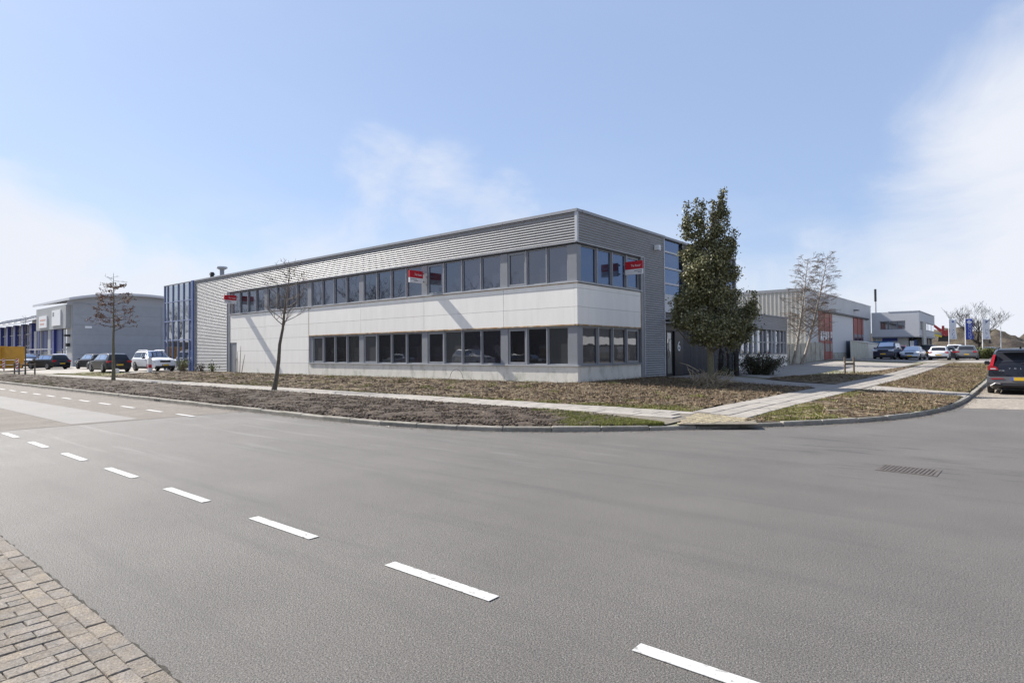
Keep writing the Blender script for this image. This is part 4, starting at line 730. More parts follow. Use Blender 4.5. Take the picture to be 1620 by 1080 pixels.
# ------------------------------------------------------------------ white office at the right
WY, WX0, WX1 = 93.3, -15.4, -10.1
wo = thing('white_office', (WX1, WY, .55), 'white two-storey office block with overhanging upper floor and blue entrance', 'building'); M['wo'] = mat('white_render', (.50, .505, .52), .6, var=.05, vscale=.7); M['wolow'] = mat('beige_base', (.50, .48, .43), .7, var=.06)
MB().box(WX0, WX1-.2, WY+.2, WY+18, 3.2, 6.4).box(WX0, WX1-.9, WY+.82, WY+17.9, .3, 3.19).build('core', M['dark'], wo)
def wp(n, a0, a1, z0, z1, m_, d=0.0, t=.2): return MB().box(a0, a1, WY-d, WY-d+t, z0, z1).build(n, m_, wo)
wp('wall', WX0, -14.44, 3.36, 6.56, M['wo']); wp('wall', -11.6, WX1, 3.36, 6.56, M['wo']); wp('wall', -14.44, -11.6, 3.36, 4.28, M['wo']); wp('wall', -14.44, -11.6, 5.38, 6.56, M['wo'])
for k, (a, b) in enumerate(((-14.44, -13.5), (-13.5, -12.5), (-12.5, -11.6))):
    w_ = wp('window', a+.02, b-.02, 4.29, 5.37, M['post'], -.1, .08); MB().box(a+.1, b-.1, WY+.085, WY+.099, 4.37, 5.3).build('pane', M['nbglass'], w_)
def wq(n, y0, y1, z0, z1, m_, d=0.0): return MB().box(WX1-.2+d, WX1+d, y0, y1, z0, z1).build(n, m_, wo)
wq('wall', WY+.21, WY+18, 3.4, 4.2, M['wo']); wq('wall', WY+.21, WY+18, 5.3, 6.5, M['wo'], .001); wq('wall', WY+.21, WY+1.2, 4.2, 5.3, M['wo'], -.002); wq('pier', WY+3, WY+6.2, .4, 5.3, M['wolow'], .15)
for y in (WY+1.25, WY+6.3, WY+10.2, WY+14.1):
    ww = wq('window', y, y+(1.7 if y < WY+2 else 3.6), 4.22, 5.28, M['post'], -.06); MB().box(WX1-.059, WX1-.05, y+.15, y+(1.55 if y < WY+2 else 3.45), 4.32, 5.18).build('pane', M['nbglass'], ww)
MB().box(WX0, WX1+.06, WY-.05, WY+18.1, 3.2, 3.36).build('floor_band', M['post'], wo); MB().box(-13.5, WX1+.05, WY-.04, WY+18.1, 6.57, 6.66).build('roof_cap', M['whitesign'], wo)
wp('base_wall', WX0, -14.3, .4, 3.19, M['wolow'], -.6); wp('base_wall', -12.55, -11.35, .4, 3.19, M['wolow'], -.6); wp('base_wall', -10.4, WX1-.3, .4, 3.19, M['wolow'], -.6)
wp('shop_window', -14.3, -12.55, .9, 2.9, M['nbglass'], -.7); wp('blue_frame', -14.3, -12.55, 2.75, 3.19, M['bluedeep'], -.65); wp('mullion', -13.5, -13.4, .9, 2.75, M['bluedeep'], -.65)
wp('poster', -11.2, -10.75, .9, 2.75, M['whitesign'], -.62); wp('blue_door', -10.72, -10.42, .6, 2.9, M['blue'], -.62)
for y in (WY+12, WY+16): MB().box(WX1-.5, WX1-.2, y, y+.3, .4, 3.2).build('column', M['post'], wo)
bl = thing('blue_skip', (-14.2, 88, .5), 'blue container top showing above the cream storage container', 'container'); MB().box(-15.0, -12.6, 86, 90, .55, 2.55).build('body', mat('skip_blue', (.04, .16, .36), .6), bl); MB().box(-15.06, -12.54, 85.94, 90.06, 2.552, 2.65).build('rim', mat('skip_blue_rim', (.05, .2, .42), .6), bl)
# shed: lean-to front, long side running back
zz = float(g(-13.5, 78))-.05; SX0, SX1, SY0, SY1 = -14.95, -13.2, 77.6, 84.6
mb = MB(); x = SX0
while x < SX1-.05:
    zt = lambda q: zz+2.02-(q-SX0)*.17
    for a, b, c_, d in ((x, 0, x+.03, .05), (x+.03, .05, x+.15, .05), (x+.15, .05, x+.18, 0), (x+.18, 0, x+.29, 0)): mb.face([(a, SY0-b, zz), (c_, SY0-d, zz), (c_, SY0-d, zt(c_)), (a, SY0-b, zt(a))])
    x += .29
sh.location = (SX1, SY0, zz); ORG[sh.name] = Vector(sh.location)
mb.build('corrugated_front', M['cream'], sh); MB().box(SX0, SX1, SY0+.02, SY1, zz, zz+1.68).build('side_wall', M['cream'], sh)
MB().prism([(SX0-.05, zz+2.03), (SX1+.06, zz+1.72), (SX1+.06, zz+1.78), (SX0-.05, zz+2.09)], lambda p, t: (p[0], SY0-.1+t*(SY1-SY0+.2), p[1])).build('lid', mat('cream_lid', (.60, .56, .46), .6), sh)

# ------------------------------------------------------------------ trees and plants
def branch_tree(mb, p, d, r, length, depth, rnd, spread=0.6, upb=0.25, segs=4, kids=(3, 4), shrink=0.62, tips=None, sides=6, droop=0.0, minr=0.004):
    pts, rads = [Vector(p)], [r]; dv = Vector(d).normalized()
    for k in range(segs):
        j = Vector((rnd.uniform(-1, 1), rnd.uniform(-1, 1), rnd.uniform(-.6, 1)))*0.16
        dv = (dv+j+Vector((0, 0, upb*.25-droop*.35))).normalized(); pts.append(pts[-1]+dv*(length/segs)); rads.append(max(minr, r*(1-0.62*(k+1)/segs)))
    mb.tube(pts, rads, max(3, sides-(0 if depth > 2 else 2)), cap=False)
    if depth <= 0:
        if tips is not None: tips.append((pts[-1], dv))
        return
    for k in range(rnd.randint(*kids)):
        t = rnd.uniform(.3, 1.0); i = min(int(t*segs), segs-1); f = t*segs-i; q = pts[i].lerp(pts[i+1], f); rr = rads[i]*(1-f)+rads[i+1]*f
        a = rnd.uniform(0, 2*math.pi); side_ = Vector((math.cos(a), math.sin(a), 0)); nd = (dv*(1-spread*.55)+side_*spread+Vector((0, 0, upb-droop))).normalized()
        branch_tree(mb, q, nd, max(minr, rr*.62), length*shrink*rnd.uniform(.7, 1.15), depth-1, rnd, spread, upb, max(2, segs-1), kids, shrink, tips, sides, droop, minr)
        if tips is not None and depth <= 1: tips.append((q, nd))
def leafmesh(name, C, size, material, parent, upright=0.0, aspect=.5):
    C = np.asarray(C, float); n = len(C); a = rng.normal(size=(n, 3)); a /= np.linalg.norm(a, axis=1)[:, None]; b = rng.normal(size=(n, 3)); b -= a*(a*b).sum(1)[:, None]; b /= np.linalg.norm(b, axis=1)[:, None]
    s_ = rng.uniform(size[0], size[1], (n, 1)); A, B_ = a*s_, b*s_*aspect; nrm = np.cross(a, b)*s_*.18
    V = np.stack([C-A, C+B_+nrm, C+A, C-B_+nrm], 1).reshape(-1, 3); return npobj(name, V, np.arange(n*4).reshape(n, 4), material, parent)
# the evergreen holly in front of the entrance
hx, hy = -9.62, 23.9; hz_ = float(g(hx, hy)); rnd = random.Random(3)
ho = thing('holly_tree', (hx, hy, hz_), 'tall dense evergreen holly in front of the entrance', 'tree')
mb = MB(); tp = [(hx, hy, hz_-.1), (hx+.02, hy, hz_+.6), (hx-.02, hy+.03, hz_+1.7), (hx+.05, hy, hz_+3.2), (hx, hy+.05, hz_+5), (hx+.2, hy+.15, hz_+6.4), (hx+.36, hy+.3, hz_+7.6)]; mb.tube(tp, [.17, .135, .12, .10, .075, .045, .02], 10)
trk = mb.build('trunk', M['barkgreen'], ho); smooth_angle(trk, 60)
limbs = MB(); cents = []
def iv(w, d, z):
    w = w*.93+.04; return Vector((hx+w*.767-d*.64, hy+w*.64+d*.767, hz_+z))      # w sideways, d in depth, z up
# upright leaders and side boughs: (sideways, depth, height, half width, half height, clusters)
BOUGH = [(.05, 0, 2.6, 1.22, 1.05, 116), (-.95, .1, 2.75, .70, .55, 46), (-.95, -.4, 2.55, .62, .42, 34), (.75, -.3, 2.1, .78, .52, 46), (1.3, .2, 2.6, .66, .55, 36), (1.68, .1, 2.95, .32, .46, 14), (-.15, -.8, 2.15, .7, .45, 40), (.3, .8, 2.3, .9, .6, 36), (-.95, -.2, 3.55, .55, .5, 30), (-1.25, .2, 3.3, .32, .32, 12), (1.45, -.2, 2.15, .4, .35, 12),
    (-.2, 0, 3.9, 1.0, .85, 74), (.6, .2, 3.7, .7, .7, 40), (.8, 0, 4.5, .42, .42, 16), (-.85, 0, 4.35, .42, .42, 18), (-.5, -.35, 4.7, .6, .5, 28), (.15, 0, 5.0, .82, .75, 50), (-.6, .1, 5.6, .36, .62, 22), (.45, -.1, 5.5, .46, .6, 24), (-.1, .1, 5.95, .42, .5, 16), (-.98, 0, 6.4, .18, .55, 11), (-.50, -.1, 6.45, .18, .55, 10), (.32, 0, 6.4, .32, .62, 18), (.48, .05, 7.05, .18, .42, 8), (.92, .1, 5.7, .18, .32, 6), (-.98, .1, 5.2, .24, .36, 8)]
for (w, d, z, rw, rz_, n_) in BOUGH:
    for k in range(n_):
        v = Vector((rnd.gauss(0, 1), rnd.gauss(0, 1), rnd.gauss(0, 1))).normalized()*(rnd.random()**.38); c = iv(w+v.x*rw, d+v.y*rw*.95, max(1.25, z+v.z*rz_)); cents.append((c, 66, .125 if z < 5.3 else .105))
        if k % 4 == 0:
            zs = max(1.2, z-.9); limbs.tube([(hx, hy, hz_+zs), iv(w*.6, d*.6, z-.35*rz_), c], [.03, .02, .006], 4, cap=False)
for (w, z0, z1) in ((.50, 7.0, 7.75), (.56, 7.2, 7.92), (-1.02, 6.6, 7.38), (-.6, 6.7, 7.45), (.15, 6.8, 7.45), (.75, 6.3, 6.95), (1.0, 5.5, 6.25), (1.85, 3.0, 3.75), (1.7, 2.9, 3.3), (-1.4, 3.2, 3.7), (-1.55, 2.4, 3.1), (-.35, 6.9, 7.4)):
    for t in np.linspace(0, 1, 7): cents.append((iv(w+.05*t+rnd.uniform(-.05, .05), rnd.uniform(-.06, .06), z0+(z1-z0)*t), 26, .075))
    limbs.tube([iv(w*.6, 0, z0-.7), iv(w, 0, z0), iv(w+.05, 0, z1)], [.025, .016, .006], 4, cap=False)
limbs.build('limbs', M['bark'], ho)
L_ = [np.array(c)+rng.normal(size=(nl, 3))*np.array([sp, sp, sp*.8]) for c, nl, sp in cents]
leafmesh('crown', np.concatenate(L_), (.036, .064), M['holly'], ho, aspect=.6)
# cut sucker twigs round its foot
tw = thing('cut_twig_clump', (hx+.15, hy-.5, hz_), 'clump of pale cut sucker twigs around the holly foot', 'shrub'); mb = MB(); rnd = random.Random(11)
for k in range(110):
    a = rnd.uniform(0, 2*math.pi); bx_, by_ = hx+.1+rnd.uniform(-.55, .55), hy-.45+rnd.uniform(-.5, .4); l = rnd.uniform(.35, .95); dd_ = Vector((math.cos(a)*.9+.25, math.sin(a)*.7, rnd.uniform(.35, 1.1))).normalized()
    p = Vector((bx_, by_, hz_)); mid = p+dd_*l*.5+Vector((0, 0, .05)); mb.tube([p, mid, mid+(dd_+Vector((rnd.uniform(-.4, .4), rnd.uniform(-.4, .4), rnd.uniform(-.4, .3)))).normalized()*l*.5], [.022, .017, .008], 4, cap=False)
mb.tube([(hx-.3, hy-.4, hz_+.6), (hx-.7, hy-.55, hz_+.85), (hx-1.0, hy-.7, hz_+.95)], [.018, .014, .006], 5); mb.build('twigs', M['twigpale'], tw)
leafmesh('leaves', np.array([(hx+.75+rnd.uniform(-.25, .3), hy+rnd.uniform(-.5, .1), hz_+rnd.uniform(.45, .8)) for _ in range(60)]), (.02, .04), M['fresh'], tw)
# small trees in the front verge
def sapling(name, x, y, h, label, seed, lean=(0, 0), trunk_r=.09, bm='bark', crown0=.45, rad_=1.0, n=22, leaves=None, group=None, depth=2):
    z0 = float(g(x, y)); r_ = random.Random(seed); t_ = thing(name, (x, y, z0), label, 'tree', group); mb = MB(); P = []
    for k in range(9):
        f = k/8; P.append((x+lean[0]*f+r_.uniform(-.03, .03)*(k > 0), y+lean[1]*f+r_.uniform(-.03, .03)*(k > 0), z0-.1+(h+.1)*f))
    R_ = [trunk_r*1.25]+[trunk_r*(1-f/8*.92) for f in range(1, 9)]; mb.tube(P, R_, 9); tr = mb.build('trunk', M[bm], t_); smooth_angle(tr, 60)
    mb = MB(); tips = []
    for k in range(n):
        f = crown0+(.97-crown0)*(k+.5)/n; i = min(int(f*8), 7); q = Vector(P[i]).lerp(Vector(P[i+1]), f*8-i); a = k*2.4+r_.uniform(-.5, .5)
        L = rad_*(1.15-.85*(f-crown0)/(1-crown0))*r_.uniform(.65, 1.15); d = Vector((math.cos(a), math.sin(a), .45 if leaves is None else .12))
        branch_tree(mb, q, d, trunk_r*.34*(1.25-f), L*.62, depth, r_, .62, .22 if leaves is None else .04, 4, (2, 4), .62, tips, 5, 0, .0045)
    mb.build('crown', M['twig'] if leaves is None else M['bark'], t_)
    if leaves:
        C = [];
        for p, d in tips:
            if r_.random() < .62 and p.z < z0+h*.90: C += [tuple(p+Vector((r_.uniform(-.1, .1), r_.uniform(-.1, .1), r_.uniform(-.09, .07)))) for _ in range(leaves)]
        leafmesh('leaves', C, (.03, .065), M['oakleaf'], t_, aspect=.6)
    return t_
sapling('bare_tree', -23.26, 12.75, 5.15, 'bare young tree with leaning trunk in the dark soil strip', 5, (.72*.767, .72*.64), .095, 'bark', .47, 2.1, 24, depth=2)
sapling('oak_tree', -41.2, 12.55, 6.35, 'young oak holding dry brown leaves in the soil strip', 9, (.02, 0), .10, 'barkgreen', .46, 1.75, 30, leaves=6, depth=2)
st = sapling('staked_tree', -60.6, 12.35, 4.7, 'thin bare staked sapling at the far left end of the verge', 21, (.0, .0), .06, 'bark', .4, .9, 16)
zs = float(g(-60.6, 12.35)); bark_ = M['wood']
for dx, dy in ((-.9, -.5), (.75, .45), (.55, -.5)): MB().tube([(-60.6+dx, 12.35+dy, zs-.1), (-60.6+dx, 12.35+dy, zs+.95)], .055, 7).build('stake', bark_, st)
MB().tube([(-61.6, 11.8, zs+.8), (-59.7, 12.85, zs+.8)], .035, 6).build('tie_bar', bark_, st)
ht = thing('timber_frame', (-7.95, 40.9, float(g(-7.95, 40.9))), 'empty H-shaped timber tree stake frame beside the driveway', 'stake'); zq = float(g(-7.95, 40.9)); ht_m = M['wood']
for dx in (-.27, .27): MB().tube([(-7.95+dx*.767, 40.9+dx*.64, zq-.1), (-7.95+dx*.767, 40.9+dx*.64, zq+1.02)], .055, 7).build('post', ht_m, ht)
MB().prism([(-.3, .55), (.3, .55), (.3, .68), (-.3, .68)], lambda p, t: (-7.95+p[0]*.767+.05*t, 40.9+p[0]*.64-.05*t-.06, zq+p[1])).build('rail', ht_m, ht)
# birches beside the low wing
def birch(x, y, h, lean, seed, label):
    z0 = float(g(x, y)); r_ = random.Random(seed); t_ = thing('birch_tree', (x, y, z0), label, 'tree', 'bare birches beside the low wing'); mb = MB(); P = [(x+lean[0]*(k/9)**.8, y+lean[1]*(k/9)**.8, z0-.1+h*k/9) for k in range(10)]
    mb.tube(P, [.13*(1-k/9*.92) for k in range(10)], 8); smooth_angle(mb.build('trunk', M['birch'], t_), 60); mb = MB(); 
    for k in range(56):
        f = .22+.76*(k+.5)/56; i = min(int(f*9), 8); q = Vector(P[i]).lerp(Vector(P[i+1]), f*9-i); a = k*2.4
        branch_tree(mb, q, (math.cos(a), math.sin(a), .75), .028*(1.3-f), 1.25*(1.2-f*.75), 3, r_, .5, .12, 4, (3, 4), .66, None, 4, .22, .0065)
    mb.build('crown', M['twig'], t_); return t_
birch(-14.0, 51.4, 8.4, (1.1, .6), 31, 'left bare birch trunk rising behind the low wing end')
birch(-13.7, 52.6, 8.9, (1.9, 1.0), 34, 'taller leaning bare birch nearest the pale hall corner')
# dark bush and bare stems by the entrance
def bush(name, cx, cy, rx, ry, h, n, material, label, size=(.03, .06), stems=18, cat='shrub', seed=1, bark='barkdark'):
    z0 = float(g(cx, cy)); r_ = random.Random(seed); b_ = thing(name, (cx, cy, z0), label, cat); mb = MB(); C = []
    for k in range(stems):
        a = r_.uniform(0, 2*math.pi); q = r_.random()**.5; e_ = Vector((cx+rx*q*math.cos(a), cy+ry*q*math.sin(a), z0+h*r_.uniform(.55, 1.0)*(1-.25*q*q))); mb.tube([(cx+rx*.4*q*math.cos(a), cy+ry*.4*q*math.sin(a), z0-.05), e_.lerp(Vector((cx, cy, z0)), .4), e_], [.02, .014, .005], 4, cap=False)
        for _ in range(max(1, n//stems)):
            t = r_.random()**.6; c = Vector((cx+rx*.4*q*math.cos(a), cy+ry*.4*q*math.sin(a), z0)).lerp(e_, t); C.append((c.x+r_.gauss(0, .11), c.y+r_.gauss(0, .11), max(z0+.02, c.z+r_.gauss(0, .09))))
    mb.build('stems', M[bark], b_); leafmesh('foliage', C, size, M[material], b_); return b_
bush('dark_bush', -11.3, 35.2, 1.55, 1.2, 1.35, 6500, 'bush', 'low dark evergreen bush beside the entrance boards', stems=60, seed=4)
bs = thing('dark_stem_shrub', (-11.6, 33.2, .3), 'shrub with dark bare upright stems left of the low bush', 'shrub'); mb = MB(); r_ = random.Random(8)
for k in range(9):
    a = r_.uniform(0, 6.28); q = Vector((-12.2+r_.uniform(-.5, .5), 33.0+r_.uniform(-.5, .5), .25)); mb.tube([q, q+Vector((r_.uniform(-.15, .15), r_.uniform(-.15, .15), 1.1)), q+Vector((math.cos(a)*.3, math.sin(a)*.3, 2.1))], [.08, .06, .02], 6)
mb.build('stems', M['barkdark'], bs); leafmesh('foliage', [(-12.2+r_.gauss(0, .45), 33.0+r_.gauss(0, .45), 1.7+r_.gauss(0, .3)) for _ in range(260)]+[(-12.2+r_.gauss(0, .5), 33.0+r_.gauss(0, .5), .6+r_.gauss(0, .35)) for _ in range(500)], (.03, .06), M['bush'], bs)
bush('leafy_shrub', -49.9, 19.9, .75, .45, 1.15, 420, 'fresh', 'straggly leafy shrub below the blue curtain wall post', (.03, .07), 26, seed=14, bark='twig')
bush('leafy_shrub', -45.2, 20.1, .35, .3, .8, 260, 'fresh', 'small bright green shrub against the ribbed wall by the service door', (.03, .06), 14, seed=15, bark='twig')
bush('leafy_shrub', -47.4, 20.2, .8, .3, .75, 260, 'bush', 'sparse brown shrub low against the ribbed wall', (.03, .06), 24, seed=16, bark='twig')
bt = thing('bare_shrub', (-42.0, 20.4, .3), 'few thin bare stems leaning on the white panel beside the service door', 'shrub'); mb = MB()
for dx, l, t in ((0, 1.5, -.5), (.25, 1.9, -.25), (.5, 1.3, .1), (-.2, 1.1, -.6)): mb.tube([(-42+dx, 20.4, .25), (-42+dx+t*.5, 20.5, .3+l*.55), (-42+dx+t, 20.6, .3+l)], [.03, .024, .012], 5)
mb.build('stems', M['twig'], bt)
bg_ = thing('thorn_arch', (-17.4, 20.2, .3), 'single dead stem arching over the bed near the front corner', 'plant'); MB().tube([(-20.4+.9*math.cos(t)*.5, 20.3, .3+.55*math.sin(t)) for t in np.linspace(.2, 2.9, 9)], .012, 4).build('stem', M['twig'], bg_); bg_.location = (-20.4, 20.3, .3)
bg_['label'] = 'thin dead stem arching out of the bed against the white plinth'; ORG[bg_.name] = Vector((0, 0, 0)); bg_.children[0].location = Vector((-17.4, 20.2, .3))-Vector((-20.4, 20.3, .3))
# big bare tree, hedge, spoil heaps and machine far right
def bigtree(x, y, z0, h, w, seed, label, group=None, depth=4, bm='barkdark', name='bare_tree'):
    r_ = random.Random(seed); t_ = thing(name, (x, y, z0), label, 'tree', group); mb = MB(); mb.tube([(x, y, z0-.2), (x+.1, y, z0+h*.12), (x-.05, y, z0+h*.24)], [h*.036, h*.028, h*.024], 9); mb.build('trunk', M[bm], t_); mb = MB()
    for k in range(7):
        a = k*.9+r_.uniform(-.3, .3); d = Vector((math.cos(a)*w, math.sin(a)*w, 1.0)); branch_tree(mb, (x-.05, y, z0+h*(.16+.012*k)), d, h*.015, h*.34, depth, r_, .62, .2, 5, (3, 4), .70, None, 5, 0, h*.0012)
    mb.build('crown', M[bm] if bm != 'birch' else M['twig'], t_); return t_
bigtree(-5.2, 118.0, .5, 9.4, 1.0, 41, 'broad bare tree behind the white flags')
M['heap'] = mat('spoil_heap', (.045, .034, .027), .95, col2=(.075, .06, .038), vscale=.5, var=.35, fine=.5, fscale=4, bump=1.0, bscale=6)
def heap(name, cx, cy, rx, ry, h, seed, label):
    n, mm = 40, 30; V = []
    for i in range(n+1):
        for j in range(mm+1):
            u, v = -1+2*i/n, -1+2*j/mm; e_ = max(0, 1-u*u-v*v); z = h*e_**.7*(1+.35*mnoise.fractal((u*3+seed, v*3, seed), .8, 2, 5))+.5*mnoise.fractal((u*9, v*9, seed), .7, 2, 4)*min(1, e_*6); V.append((cx+u*rx, cy+v*ry, .35+z))
    I = np.arange((n+1)*(mm+1)).reshape(n+1, mm+1); F = np.stack([I[:-1, :-1], I[1:, :-1], I[1:, 1:], I[:-1, 1:]], -1).reshape(-1, 4); o = npobj(name, V, F, M['heap'], smooth=False); o['kind'] = 'structure'; return o
heap('spoil_heap', -10.0, 150, 15, 12, 4.6, 2.0, ''); heap('spoil_heap', 9.5, 165, 13, 16, 6.4, 5.0, ''); heap('spoil_heap', -24, 170, 12, 12, 5.5, 8.0, '')
bush('clipped_hedge', -3.7, 88, 1.5, 1.3, 1.5, 6500, 'hedge', 'low green hedge beside the grey parked car', (.06, .11), 60, cat='hedge', seed=22, bark='twig')
bush('green_shrub', -11.0, 84.5, .7, .5, 1.0, 700, 'hedge', 'small green shrub at the foot of the white office pier', (.06, .1), 16, seed=23, bark='twig')
cr = thing('grab_crane', (-13.0, 135, .4), 'red crane with yellow base working on the spoil heap', 'crane'); M['cred'] = mat('crane_red', (.36, .03, .035), .5); M['cyel'] = mat('crane_yellow', (.68, .55, .04), .5)
def at(u, v, D): return Vector(CAM)+(fw+rt2*((u-810)/965.3)-up2*((v-540)/965.3))*D
def plank(pts, th, nm, m_, D=108): MB().prism(pts, lambda p, t: at(p[0], p[1], D+t*th)).build(nm, m_, cr)
cr.location = at(1492, 552, 108); ORG[cr.name] = Vector(cr.location)
plank([(1470, 511), (1474, 510), (1490, 521), (1488, 526), (1481, 520)], 1.2, 'boom', M['cred']); plank([(1490, 515), (1494, 515), (1494, 531), (1489, 531)], 1.4, 'mast', M['cred']); plank([(1493, 523), (1502, 521), (1503, 530), (1495, 532)], 2.2, 'cab', M['cred']); plank([(1478, 525), (1490, 526), (1491, 531), (1479, 530)], 1.6, 'grab_arm', M['cap'])
plank([(1479, 528), (1490, 531), (1490, 533.5), (1479, 531)], 2.4, 'yellow_chassis', M['cyel'], 107); plank([(1485, 531), (1503, 530), (1503, 540), (1484, 540)], 3, 'undercarriage', M['black'], 109)
# flags
def flagpole(u, D, kind, label):
    b = at(u, 566, D); zb = float(g(b.x, b.y)); t_ = thing('flag_pole', (b.x, b.y, zb), label, 'flag', 'flag poles beyond the parked cars'); top = at(u, 503, D).z
    MB().tube([(b.x, b.y, zb), (b.x, b.y, top)], [.07, .045], 7).build('pole', M['whitesign'], t_); MB().tube([(b.x, b.y, top), (b.x, b.y, top+.12)], [.07, .05], 7).build('finial', M['cap'], t_)
    if kind is None: return
    bluem = M['flagblue']; cloth = M['whitesign'] if kind == 'w' else bluem; ink = bluem if kind == 'w' else M['whitesign']; W_, H_ = 1.05, 3.1; V = []; nx, nz = 8, 14
    rv = Vector((rt.x, rt.y, 0)); dv = Vector((fw.x, fw.y, 0))
    def P(s_, t, off=0.0):
        wv = .10*math.sin(s_*5+t*4)*s_+.04*math.sin(t*9+s_*3); return Vector((b.x, b.y, top-.12))+rv*(.08+s_*W_*(.92+.10*t)+.10*t*s_)+dv*(wv-off)+Vector((0, 0, -t*H_))
    for i in range(nx+1):
        for j in range(nz+1): V.append(tuple(P(i/nx, j/nz)))
    I = np.arange((nx+1)*(nz+1)).reshape(nx+1, nz+1); F = np.stack([I[:-1, :-1], I[1:, :-1], I[1:, 1:], I[:-1, 1:]], -1).reshape(-1, 4); fo = npobj('flag_cloth', V, F, cloth, t_, smooth=True)
    md = fo.modifiers.new('thick', 'SOLIDIFY'); md.thickness = .012
    mb = MB()
    def blot(s0, s1, t0, t1): mb.face([P(s0, t0, .02), P(s1, t0, .02), P(s1, t1, .02), P(s0, t1, .02)])
    if kind == 'b': blot(.2, .85, .12, .19); blot(.38, .66, .06, .25); blot(.28, .76, .10, .21)
    else: blot(.42, .66, .10, .17)
    r2 = random.Random(int(u)); t = .30 if kind == 'b' else .50
    while t < .93:   # letters run up the cloth
        blot(.34, .74, t, t+.022); blot(.34 if r2.random() < .5 else .62, .46 if r2.random() < .5 else .74, t+.022, t+.05) if r2.random() < .8 else None; blot(.5, .6, t+.022, t+.05) if r2.random() < .4 else None; t += .068
    mb.build('lettering', ink, fo)
M['flagblue'] = mat('flag_blue', (.04, .07, .36), .7)
flagpole(1502, 92, 'w', 'leftmost white flag on a pole beside the red crane'); flagpole(1528, 92, 'b', 'blue flag with white emblem and lettering on a pole'); flagpole(1555, 92, 'w', 'white flag with blue lettering in front of the broad bare tree'); flagpole(1584, 92, None, 'bare white pole without a flag, right of the flags')
lp = thing('lamp_post', tuple(at(1467, 560, 88))[:2]+(.5,), 'thin white post behind the dark parked cars', 'post'); q = at(1467, 560, 88); MB().tube([(q.x, q.y, .4), (q.x, q.y, 3.4)], .06, 6).build('pole', M['whitesign'], lp)

